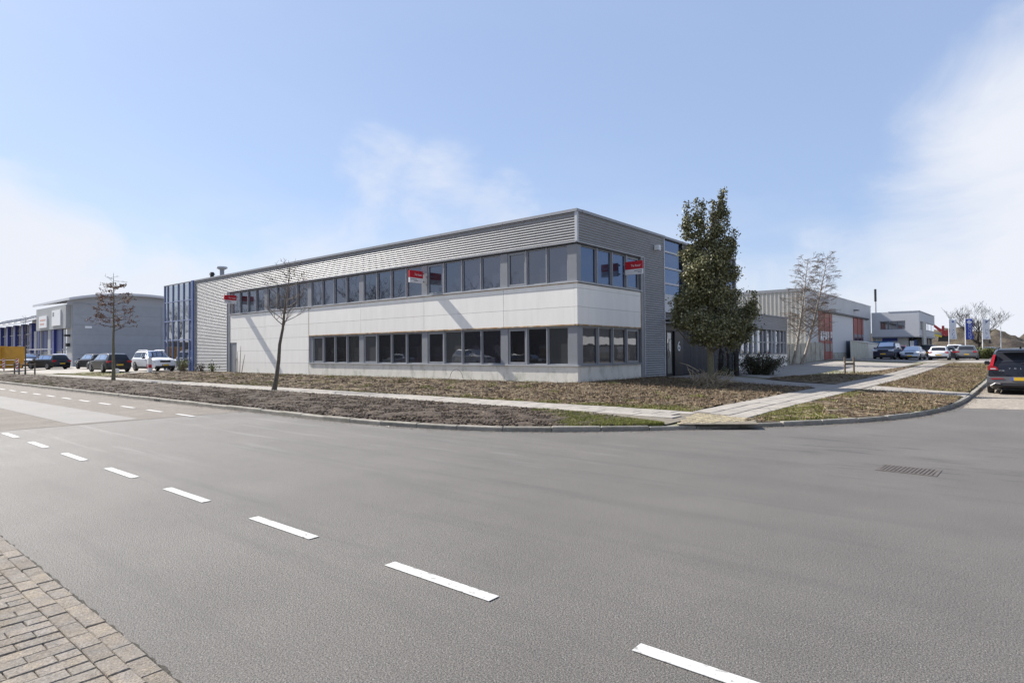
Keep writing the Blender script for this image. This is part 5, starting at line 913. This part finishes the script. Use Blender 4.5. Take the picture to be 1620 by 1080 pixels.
# ------------------------------------------------------------------ cars
WHEELS = {}
def make_car(name, label, cat, group, loc, heading, L=4.3, W=1.8, H=1.47, col='grey', style='hatch', rims='rim', plate=True, clad=False, lights=True):
    """x runs forward, y to the car's left; origin on the ground under its middle"""
    t_ = thing(name, loc, label, cat, group, heading); ORG[t_.name] = Vector((0, 0, 0)); pm = M[col]; hw = W/2; zb = .19 if not clad else .24; hl = L/2
    belt = {'hatch': .62, 'suv': .62, 'sedan': .64, 'mini': .62, 'small': .60}[style]*H
    # stations: f (0 rear..1 front), top height factor, belt factor, half width factor, top half width factor
    if style == 'suv':   ST = [(0, .56, .50, .90, .84), (.015, .66, .60, .955, .88), (.05, .80, .625, .975, .80), (.09, .955, .635, .985, .76), (.16, .995, .635, 1, .755), (.42, 1.0, .63, 1, .76), (.56, .985, .625, 1, .75), (.63, .90, .622, 1, .76), (.71, .665, .618, 1, .86), (.86, .625, .59, .985, .86), (.95, .59, .55, .95, .84), (.985, .53, .48, .90, .80), (1, .44, .40, .85, .78)]
    elif style == 'sedan': ST = [(0, .58, .52, .90, .82), (.02, .66, .60, .95, .86), (.08, .72, .64, .975, .84), (.17, .86, .65, .985, .74), (.26, .965, .65, 1, .70), (.45, 1.0, .64, 1, .71), (.58, .975, .63, 1, .71), (.66, .86, .625, 1, .74), (.74, .665, .62, 1, .86), (.88, .60, .57, .98, .86), (.955, .55, .52, .94, .82), (.988, .48, .44, .88, .78), (1, .40, .36, .83, .76)]
    elif style == 'small': ST = [(0, .50, .46, .86, .80), (.02, .62, .56, .93, .86), (.06, .78, .62, .965, .80), (.13, .94, .63, .985, .74), (.24, 1.0, .63, 1, .72), (.45, 1.0, .62, 1, .73), (.58, .97, .61, 1, .72), (.67, .84, .605, 1, .74), (.75, .66, .60, 1, .84), (.88, .60, .565, .97, .82), (.95, .53, .50, .92, .78), (.985, .44, .42, .85, .74), (1, .36, .34, .80, .70)]
    else: ST = [(0, .54, .49, .90, .82), (.015, .65, .59, .95, .87), (.045, .78, .625, .97, .80), (.09, .93, .635, .985, .74), (.17, .985, .635, 1, .73), (.42, 1.0, .63, 1, .735), (.56, .975, .62, 1, .725), (.645, .86, .615, 1, .75), (.73, .655, .61, 1, .86), (.87, .60, .575, .98, .86), (.95, .55, .52, .94, .82), (.985, .48, .44, .88, .78), (1, .40, .36, .83, .75)]
    rings = []
    for f, zt, zbl, wf, wt in ST:
        x = -hl+f*L; z_b, z_t, w = zbl*H, zt*H, hw*wf; lift = .10 if f < .04 or f > .96 else 0
        rings.append([(x, 0, zb+lift), (x, w*.86, zb+lift), (x, w*.975, zb+.10+lift), (x, w, (zb+z_b)*.5), (x, w*.985, z_b-.05), (x, w*.945, z_b), (x, hw*wt*wf, z_t-.07*(1 if z_t-z_b > .12 else .3)), (x, hw*wt*wf*.90, z_t-.012), (x, 0, z_t+.012)])
    mb = MB(); n = len(rings[0]); full = [r+[(p[0], -p[1], p[2]) for p in r[-2:0:-1]] for r in rings]; k = len(full[0])
    for r in full: mb.v += r
    for i in range(len(full)-1):
        for j in range(k): mb.f.append((i*k+j, i*k+(j+1) % k, (i+1)*k+(j+1) % k, (i+1)*k+j))
    mb.f.append(tuple(range(k-1, -1, -1))); mb.f.append(tuple(range((len(full)-1)*k, len(full)*k)))
    body = mb.build('body', pm, t_); smooth_angle(body, 32)
    def lerp(a, b, t): return tuple(a[q]*(1-t)+b[q]*t for q in range(3))
    def bil(A, B, C_, D, u, v): return lerp(lerp(A, B, u), lerp(D, C_, u), v)
    def pane(A, B, C_, D, nm, m_=None, u0=.05, u1=.95, v0=.08, v1=.92, off=.007, par=None):
        P = [Vector(bil(A, B, C_, D, u, v)) for u, v in ((u0, v0), (u1, v0), (u1, v1), (u0, v1))]; nr = (P[1]-P[0]).cross(P[3]-P[0]).normalized(); cen = sum(P, Vector())/4
        if nr.dot(cen-Vector((0, 0, H*.45))) < 0: nr = -nr
        Q = [p+nr*off for p in P]; R_ = [p-nr*.01 for p in P]; mb = MB(); i = 0; mb.v = [tuple(p) for p in Q+R_]; mb.f = [(0, 1, 2, 3), (7, 6, 5, 4)]+[(a, a+4, (a+1) % 4+4, (a+1) % 4) for a in range(4)]
        return mb.build(nm, m_ or M['glass_car'], par or t_)
    mir = lambda p: (p[0], -p[1], p[2])
    for sg in (1, -1):
        s_ = (lambda p: p) if sg > 0 else mir
        # side glass from behind the rear pillar to the front pillar
        i0, i1, i2, i3 = 3, 5, 7, 8
        pane(s_(rings[3][5]), s_(rings[4][5]), s_(rings[4][6]), s_(rings[3][6]), 'side_window', None, .15, .98, .12, .9)
        pane(s_(rings[4][5]), s_(rings[5][5]), s_(rings[5][6]), s_(rings[4][6]), 'side_window', None, .03, .97, .12, .9)
        pane(s_(rings[5][5]), s_(rings[6][5]), s_(rings[6][6]), s_(rings[5][6]), 'side_window', None, .06, .99, .12, .9)
        pane(s_(rings[6][5]), s_(rings[7][5]), s_(rings[7][6]), s_(rings[6][6]), 'side_window', None, .0, .9, .12, .88)
        # mirrors
        mx = rings[7][5][0]+.02; MB().box(mx-.06, mx+.10, sg*(hw*1.0), sg*(hw+.17), belt-.01, belt+.13, bev=.03).build('mirror', pm if not clad else M['black'], t_)
    # windscreen and rear window, whole width
    def screen(ids, nm, lo, hi, inset=.05):
        """curved glass running over several body sections"""
        P = [(Vector(rings[i][7]), Vector(rings[i][8])) for i in ids]
        P[0] = (P[0][0].lerp(P[1][0], lo), P[0][1].lerp(P[1][1], lo)); P[-1] = (P[-2][0].lerp(P[-1][0], hi), P[-2][1].lerp(P[-1][1], hi)); rows = []
        for k, (s_, c_) in enumerate(P):
            d = (P[min(k+1, len(P)-1)][1]-P[max(k-1, 0)][1]).normalized(); nr = Vector((-d.z, 0, d.x)); nr = nr if nr.z > 0 else -nr
            sd = Vector((s_.x, s_.y*(1-inset), s_.z))+nr*.012; cc = c_+nr*.014; rows.append([sd, sd.lerp(cc, .5)+nr*.004, cc, Vector((sd.x, -sd.y, sd.z)).lerp(cc, .5)+nr*.004, Vector((sd.x, -sd.y, sd.z))])
        mb = MB(); mb.v = [tuple(q) for r in rows for q in r]
        for k in range(len(rows)-1):
            for j in range(4): mb.f.append((k*5+j, k*5+j+1, (k+1)*5+j+1, (k+1)*5+j))
        o = mb.build(nm, M['glass_car'], t_); o.data.shade_smooth(); return o
    if style == 'sedan': screen([2, 3, 4], 'rear_window', .2, .85)
    else: screen([1, 2, 3], 'rear_window', .25, .88)
    screen([8, 7, 6], 'windscreen', .10, .88)
    # wheels
    R = .325 if style != 'suv' else .355
    key = (R, rims)
    if key not in WHEELS:
        mb = MB(); ns = 20; pr = [(-.10, R*.62), (-.10, R*.93), (-.075, R), (.075, R), (.10, R*.93), (.10, R*.62)]
        for y_, r_ in pr: mb.v += [(r_*math.cos(6.2832*q/ns), y_, r_*math.sin(6.2832*q/ns)) for q in range(ns)]
        for a in range(len(pr)-1):
            for q in range(ns): mb.f.append((a*ns+q, a*ns+(q+1) % ns, (a+1)*ns+(q+1) % ns, (a+1)*ns+q))
        mb.f += [tuple(range(ns)), tuple(range(5*ns, 6*ns))[::-1]]; tm = mb.mesh('tyre', (0, 0, 0), True); tm.materials.append(M['tyre'])
        mb = MB()
        for q in range(5):
            a = 6.2832*q/5
            for s2 in (-1, 1): mb.prism([(.04, -.03), (R*.62, -.055), (R*.62, .055), (.04, .03)], lambda p, t, a=a, s2=s2: (p[0]*math.cos(a)-p[1]*math.sin(a), s2*(.088+.022*t), p[0]*math.sin(a)+p[1]*math.cos(a)))
        for s2 in (-1, 1):
            for q in range(20):
                a, b = 6.2832*q/20, 6.2832*(q+1)/20; mb.face([(R*.58*math.cos(a), s2*.106, R*.58*math.sin(a)), (R*.58*math.cos(b), s2*.106, R*.58*math.sin(b)), (R*.66*math.cos(b), s2*.106, R*.66*math.sin(b)), (R*.66*math.cos(a), s2*.106, R*.66*math.sin(a))])
        rm = mb.mesh('rim'); rm.materials.append(M[rims]); WHEELS[key] = (tm, rm)
    tm, rm = WHEELS[key]; fx, rx = hl*.62, -hl*.60
    for x in (fx, rx):
        for sg in (1, -1):
            mb = MB(); ar = R*1.16; pts2 = [(ar*math.cos(a), ar*math.sin(a)) for a in np.linspace(-.25, math.pi+.25, 14)]
            mb.prism(pts2, lambda p, t, x=x, sg=sg: (x+p[0], sg*(hw*.99-.12+t*.135), R+p[1])); mb.build('wheel_arch', M['black'], t_)
            w = bpy.data.objects.new('wheel', tm); link(w, t_); w.location = (x, sg*(hw-.082), R); ORG[w.name] = Vector((0, 0, 0)); r2 = bpy.data.objects.new('rim', rm); link(r2, w)
    # bumpers / sill cladding
    dk = M['black']
    MB().prism([(-hl-.012, zb+.08), (-hl+.14, zb), (-hl+.14, zb+.27), (-hl-.012, zb+.25)], lambda p, t: (p[0], -hw*.86+t*hw*1.72, p[1])).build('rear_bumper', dk, t_)
    MB().prism([(hl+.012, zb+.08), (hl-.16, zb), (hl-.16, zb+.2), (hl+.012, zb+.2)], lambda p, t: (p[0], -hw*.80+t*hw*1.60, p[1])).build('front_bumper', dk, t_)
    for sg in (1, -1): MB().box(rx+R*1.15, fx-R*1.15, sg*hw*.95, sg*(hw+.008), zb-.02, zb+(.16 if clad else .06)).build('side_sill', dk, t_)
    zf, zr = belt-.13, belt-.08
    MB().box(hl-.06, hl+.006, -hw*.42, hw*.42, zf-.17, zf-.02).build('grille', dk, t_)
    if lights:
        for sg in (1, -1):
            MB().prism([(hl-.03, zf-.03), (hl-.30, zf+.06), (hl-.32, zf-.07), (hl-.05, zf-.15)], lambda p, t, sg=sg: (p[0], sg*(hw*.50+t*hw*.46-(hl-p[0])*.0), p[1])).build('headlight', M['whitelens'], t_)
            if style in ('hatch', 'mini', 'small', 'sedan'): MB().box(-hl+.0, -hl+.14, sg*hw*.60, sg*hw*.955, zr-.10, zr+.06).build('tail_light', M['redlens'], t_)
    if plate:
        zp = .62*belt
        pl = MB().box(-hl-.026, -hl-.013, -.26, .26, zp-.055, zp+.055).build('number_plate', M['plate'], t_); MB().box(-hl-.028, -hl-.0262, .21, .26, zp-.055, zp+.055).build('country_strip', M['plateblue'], pl)
        pl = MB().box(hl+.013, hl+.026, -.26, .26, zp-.18, zp-.07).build('number_plate', M['plate'], t_); MB().box(hl+.0262, hl+.028, -.26, -.21, zp-.18, zp-.07).build('country_strip', M['plateblue'], pl)
    return t_
for n_, c_, mtl in (('black', (.012, .012, .014), .2), ('navy', (.02, .024, .05), .3), ('charcoal', (.035, .038, .042), .4), ('dgrey', (.07, .072, .075), .5), ('silver_', (.36, .40, .47), .6), ('white', (.74, .75, .77), 0.0), ('greycar', (.20, .205, .21), .5), ('redcar', (.34, .02, .05), .2), ('lilac', (.62, .63, .74), 0.0), ('greyblue', (.10, .12, .17), .4)): M['c_'+n_] = paint(n_, c_, mtl)
GL, GR = 'cars in the left-hand lot', 'cars parked before the white office'
def gl(x, y): return float(g(x, y))+.004
# -- the dark estate-like SUV parked at the kerb on the right (nearest car)
vx, vy = -0.055, 29.72
M['c_volvo'] = paint('volvo_black', (.016, .017, .024), .35, .22); M['lowgrey'] = mat('grey_bumper', (.12, .12, .125), .5)
vo = make_car('parked_suv', 'dark SUV parked at the right kerb, seen from behind', 'car', None, (vx, vy, .006), rad(90), 4.43, 1.87, 1.63, 'c_volvo', 'suv', plate=False, lights=False)
hl, hw, H = 2.215, .935, 1.63
for c in list(vo.children):
    if c.name.startswith('rear_bumper'): bpy.data.objects.remove(c)
mb = MB(); mb.prism([(-hl-.05, .42), (-hl+.02, .30), (-hl+.35, .26), (-hl+.35, .66), (-hl-.04, .62)], lambda p, t: (p[0], -hw*.985+t*hw*1.97, p[1])); mb.build('rear_bumper', M['lowgrey'], vo)
MB().prism([(-hl-.055, .33), (-hl+.05, .24), (-hl+.3, .24), (-hl+.3, .31), (-hl-.02, .40)], lambda p, t: (p[0], -hw*.80+t*hw*1.6, p[1])).build('diffuser', M['black'], vo)
for sg in (1, -1):
    tl = MB(); tl.prism([(sg*.60, .86), (sg*.90, .86), (sg*.915, .99), (sg*.86, 1.02), (sg*.80, 1.02), (sg*.66, .97)], lambda p, t: (-hl-.030+t*.22, p[0], p[1])).build('tail_light', M['redlens'], vo)
    MB().prism([(sg*.755, 1.0), (sg*.865, 1.0), (sg*.745, 1.40), (sg*.68, 1.40)], lambda p, t: (-hl-.012+.30*max(0, p[1]-1.0)+t*.18, p[0], p[1])).build('tail_light', M['redlens'], vo)
    MB().prism([(sg*.66, .89), (sg*.82, .885), (sg*.84, .92), (sg*.70, .925)], lambda p, t: (-hl-.034+t*.003, p[0], p[1])).build('reversing_lamp', M['whitelens'], vo)
    MB().prism([(sg*.45, .555), (sg*.80, .53), (sg*.82, .57), (sg*.50, .575)], lambda p, t: (-hl-.058+t*.02, p[0], p[1])).build('reflector', M['redlens'], vo)
    MB().tube([(-hl-.05, sg*.84, .30), (-hl-.06, sg*.70, .40), (-hl-.06, sg*.56, .385)], .018, 6).build('bumper_trim', M['silver'], vo)
pl = MB().box(-hl-.066, -hl-.05, -.26, .26, .50, .61).build('number_plate', M['plate'], vo); MB().box(-hl-.068, -hl-.0665, .205, .26, .50, .61).build('country_strip', M['plateblue'], pl)
for i, ch in enumerate('VOLVO'): textobj(ch, .075, M['silver'], vo, frame_mat((-hl-.034, .30-.15*i, .915), (0, -1, 0), (0, 0, 1)))
textobj('XC40', .062, M['silver'], vo, frame_mat((-hl-.032, .52, .84), (0, -1, 0), (0, 0, 1)))
MB().prism([(-hl+.16, 1.60), (-hl-.02, 1.555), (-hl+.02, 1.53), (-hl+.3, 1.56)], lambda p, t: (p[0], -.62+t*1.24, p[1])).build('roof_spoiler', M['c_volvo'], vo); MB().tube([(-hl+.55, 0, 1.62), (-hl+.45, 0, 1.70)], [.035, .012], 6).build('antenna', M['black'], vo)
MB().tube([(-hl+.02, .0, 1.10), (-hl+.05, -.42, 1.13)], .013, 5).build('wiper', M['black'], vo)
for sg in (1, -1): MB().tube([(-hl+.7, sg*.62, 1.61), (-hl+1.2, sg*.645, 1.66), (.3, sg*.64, 1.67), (.55, sg*.62, 1.62)], .022, 6).build('roof_rail', M['black'], vo)
# -- left-hand lot
make_car('parked_car', 'dark hatchback seen from behind, right of the young oak trunk', 'car', GL, (-55.4, 16.6, gl(-55.4, 16.6)), rad(181), 4.25, 1.79, 1.46, 'c_charcoal')
make_car('parked_car', 'dark grey hatchback half hidden behind the foremost dark hatchback', 'car', GL, (-69.0, 19.3, gl(-69, 19.3)), rad(184), 4.2, 1.78, 1.46, 'c_dgrey')
du = make_car('parked_suv', 'white SUV with black lower trim facing the street by the blue curtain wall', 'car', GL, (-54.0, 19.3, gl(-54, 19.3)), rad(2), 4.34, 1.81, 1.64, 'c_white', 'suv', clad=True)
for sg in (1, -1): MB().tube([(-1.5, sg*.62, 1.63), (-1.2, sg*.63, 1.69), (.2, sg*.63, 1.69), (.5, sg*.62, 1.63)], .025, 6).build('roof_rail', M['whitesign'], du)
make_car('parked_car', 'dark compact car behind the staked sapling', 'car', GL, (-72.6, 16.6, gl(-72.6, 16.6)), rad(199), 3.95, 1.75, 1.43, 'c_black', 'mini')
make_car('parked_car', 'small round lilac white city car behind the dark compact', 'car', GL, (-79.0, 19.0, gl(-79, 19.0)), rad(-10), 3.55, 1.64, 1.50, 'c_lilac', 'small')
make_car('parked_car', 'pale crossover facing out beside the yellow skip', 'car', GL, (-82.5, 17.2, gl(-82.5, 17.2)), rad(-18), 4.2, 1.8, 1.55, 'c_silver_', 'suv')
make_car('parked_car', 'dark car roof showing between hatchback and white SUV', 'car', GL, (-64.5, 25.2, gl(-64.5, 25.2)), rad(180), 4.4, 1.8, 1.5, 'c_charcoal', 'suv')
# -- right-hand cars
def rc(u, D):
    p = at(u, 560, D); return p.x, p.y
def rcar(u, D, hd, label, **kw):
    x, y = rc(u, D); return make_car(kw.pop('name', 'parked_car'), label, 'car', GR, (x, y, gl(x, y)), rad(hd), **kw)
rcar(1404.5, 65, -93, 'black off-roader facing the street beside the cream container', L=4.6, W=1.98, H=1.78, col='c_navy', style='suv', name='parked_suv')
rcar(1423.5, 70, 95, 'red car half hidden behind the black off-roader', L=4.1, W=1.75, H=1.5, col='c_redcar')
rcar(1444.5, 65, -92, 'silver blue saloon facing the street left of the white estate', L=4.6, W=1.8, H=1.44, col='c_silver_', style='sedan')
rcar(1486.5, 65, 92, 'white estate seen from behind in the right-hand row', L=4.6, W=1.8, H=1.46, col='c_white')
rcar(1499, 72, 92, 'dark car between the white estate and the white van-like SUV', L=4.4, W=1.8, H=1.5, col='c_charcoal')
rcar(1511.5, 76, 91, 'white high-roofed SUV behind the grey hatchback', L=4.6, W=1.9, H=1.72, col='c_white', style='suv', name='parked_suv')
rcar(1530, 65, 91, 'grey angular hatchback seen from behind, nearest the hedge', L=4.6, W=1.88, H=1.55, col='c_greycar')
rcar(1470, 80, 88, 'dark low car in the shade of the white office overhang', L=4.6, W=1.85, H=1.7, col='c_black', style='suv')
rcar(1568, 98, 80, 'distant dark car beyond the hedge below the bare tree', L=4.4, W=1.8, H=1.48, col='c_greyblue')
# cars across the road, seen only as reflections in the ground-floor windows
make_car('parked_car', 'dark car across the road, mirrored in the ground-floor windows', 'car', 'cars across the road', (-38, -6.0, .03), rad(0), 4.4, 1.8, 1.46, 'c_dgrey')
make_car('parked_van', 'white van across the road, mirrored in the ground-floor windows', 'van', 'cars across the road', (-46, -6.4, .03), rad(2), 4.9, 1.95, 2.0, 'c_white', 'suv')
make_car('parked_car', 'silver car across the road, mirrored in the ground-floor windows', 'car', 'cars across the road', (-58, -6.0, .03), rad(180), 4.4, 1.8, 1.46, 'c_silver_', 'sedan')
# ------------------------------------------------------------------ street clutter at the left
sk = thing('yellow_skip', (-77.7, 12.9, .3), 'large orange yellow roll-off skip at the left edge', 'skip'); M['skipy'] = mat('skip_yellow', (.55, .27, .02), .6, var=.12, vscale=1.5, stain=(1.5, .55, .7, (.30, .15, .03), .5)); sk.rotation_euler = (0, 0, rad(38)); ORG[sk.name] = Vector((0, 0, 0))
MB().prism([(-2.9, .12), (2.4, .12), (2.75, 1.05), (2.75, 2.25), (-2.9, 2.25)], lambda p, t: (p[0], -1.15+t*2.3, p[1])).build('body', M['skipy'], sk); MB().box(-3.0, 2.85, -1.22, -1.151, 2.1, 2.28).build('rim', M['skipy'], sk)
for k in range(7): MB().box(-2.5+k*.8, -2.4+k*.8, -1.23, -1.151, .2, 2.09).build('rib', M['skipy'], sk)
MB().box(1.3, 1.8, -1.245, -1.231, 1.55, 1.95).build('red_sticker', M['redsign'], sk)
def board(x, y, label):
    z0 = gl(x, y); t_ = thing('barrier_board', (x, y, z0), label, 'barrier', 'striped barrier boards by the skip'); MB().tube([(x, y, z0), (x, y, z0+.3)], .03, 6).build('post', M['cap'], t_); MB().box(x-.1, x+.1, y-.02, y+.02, z0+.25, z0+1.25).build('board', M['whitesign'], t_)
    rv = rt
    for k in range(4): MB().prism([(-.1, .30+k*.25), (.1, .40+k*.25), (.1, .52+k*.25), (-.1, .42+k*.25)], lambda p, t: (x+p[0], y-.021-.004*t, z0+p[1])).build('red_stripe', M['redsign'], t_)
    t_.rotation_euler = (0, 0, rad(38)); return t_
def board2(u, D, label):
    p = at(u, 570, D); t_ = board(p.x, p.y, label); return t_
board2(6, 57, 'red and white striped barrier board nearest the left edge'); board2(27.5, 55, 'red and white striped barrier board right of the skip')
ra = thing('barrier_rail', tuple(at(14, 588, 57))[:2]+(.25,), 'galvanised tubular rail in front of the skip', 'railing'); a, b = at(-10, 570, 57.5), at(24, 570, 56.5); zr = .25
for p in (a, b, a.lerp(b, .5)): MB().tube([(p.x, p.y, zr), (p.x, p.y, zr+1.0)], .03, 6).build('post', M['sill'], ra)
for h_ in (.55, 1.0): MB().tube([(a.x, a.y, zr+h_), (b.x, b.y, zr+h_)], .028, 6).build('bar', M['sill'], ra)
ip = thing('charging_post', (-48.9, 17.2, gl(-48.9, 17.2)), 'white bollard post with red mark in front of the white SUV', 'post'); z0 = gl(-48.9, 17.2)
MB().box(-49.03, -48.77, 17.08, 17.32, z0, z0+1.12, bev=.03).build('post', M['whitesign'], ip); MB().prism([(-.11, .28), (.11, .40), (.11, .62), (-.02, .66), (-.02, .45), (-.11, .42)], lambda p, t: (-48.9+p[0], 17.078-.004*t, z0+p[1])).build('red_mark', M['redsign'], ip); MB().box(-48.768, -48.765, 17.1, 17.3, z0+.35, z0+.6).build('red_mark', M['redsign'], ip)
mb_ = thing('white_block', (-51.6, 15.9, gl(-51.6, 15.9)), 'small white marker block by the dark hatchback rear', 'marker'); z0 = gl(-51.6, 15.9); MB().box(-51.8, -51.45, 15.8, 16.05, z0, z0+.33, bev=.02).build('block', M['whitesign'], mb_); MB().box(-51.78, -51.47, 15.796, 15.799, z0+.1, z0+.18).build('band', M['redsign'], mb_)
aw = thing('tailgate_awning', tuple(at(54, 553, 66))[:2]+(.3,), 'thin white flat awning on dark posts behind the dark compact', 'awning'); q = at(54, 553.5, 66)
MB().prism([(-.85, 0), (.85, .06), (.85, .14), (-.85, .10)], lambda p, t: (q.x+p[0]*rt.x+fw.x*t*1.4, q.y+p[0]*rt.y+fw.y*t*1.4, q.z+p[1])).build('awning', M['whitesign'], aw)
for s_ in (-.75, -.1): MB().tube([(q.x+s_*rt.x+.5*fw.x, q.y+s_*rt.y+.5*fw.y, .3), (q.x+s_*rt.x+.5*fw.x, q.y+s_*rt.y+.5*fw.y, q.z)], .05, 6).build('post', M['black'], aw)
# ------------------------------------------------------------------ across the road, behind the camera: seen mirrored in the glass
for i, (x, y, h_, sd) in enumerate(((-66, -9, 15, 51), (-50, -12, 13, 52), (-84, -8, 16, 53), (-100, -10, 15, 54), (-118, -9, 16, 55), (-134, -10, 15, 56))):
    bigtree(x, y, 0.0, h_, .8, sd, ('bare street tree across the road, number %d from the near end, mirrored in the glass' % (i+1)) if False else ['large bare tree across the road mirrored in the mid-left windows', 'bare tree across the road mirrored nearest the front corner', 'bare tree across the road mirrored in the left upper windows', 'bare tree across the road mirrored at the right of the blue glass', 'bare tree across the road mirrored mid blue glass', 'farthest bare tree across the road mirrored in the blue glass'][i], 'bare trees across the road', 3, name='street_tree')
bush('far_hedge', -112, -14, 30, 1.5, 3.4, 9000, 'bush', 'long dark hedge across the road mirrored low in the blue glass', (.15, .3), 120, cat='hedge', seed=61)
eb = thing('east_shed', (16, 60, .4), 'low shed with white fascia and added tall dark block behind, mirrored in side windows', 'building'); MB().box(16, 24, 44, 92, .2, 2.6).box(24.01, 34, 40, 100, .2, 9.5).build('wall', mat('dark_wall_and_block', (.022, .025, .035), .6), eb); MB().box(15.7, 24.0, 43.7, 92.3, 2.6, 3.6).build('fascia', M['whitesign'], eb)  # tall dark block behind the shed is added to darken the side window reflections
for k in range(9): MB().box(15.9, 15.99, 46+k*5, 49.2+k*5, .6, 2.3).build('window', M['nbglass'], eb)
wb = thing('added_brick_block', (-80, -30, 0), 'long dark brick building across the road, added to darken the ground-floor window reflections', 'building'); MB().box(-190, -12, -36, -26, 0, 4.6).build('wall', mat('dark_brick_wall', (.05, .038, .034), .9, var=.2), wb); MB().box(-190.3, -11.7, -36.3, -25.7, 4.6, 5.0).build('parapet', M['black'], wb)  # unseen dark block, put in so the lower windows reflect something dark
for k in range(24): MB().box(-186+k*7, -182.5+k*7, -25.99, -25.93, 1.0, 2.6).build('window', M['nbglass'], wb)
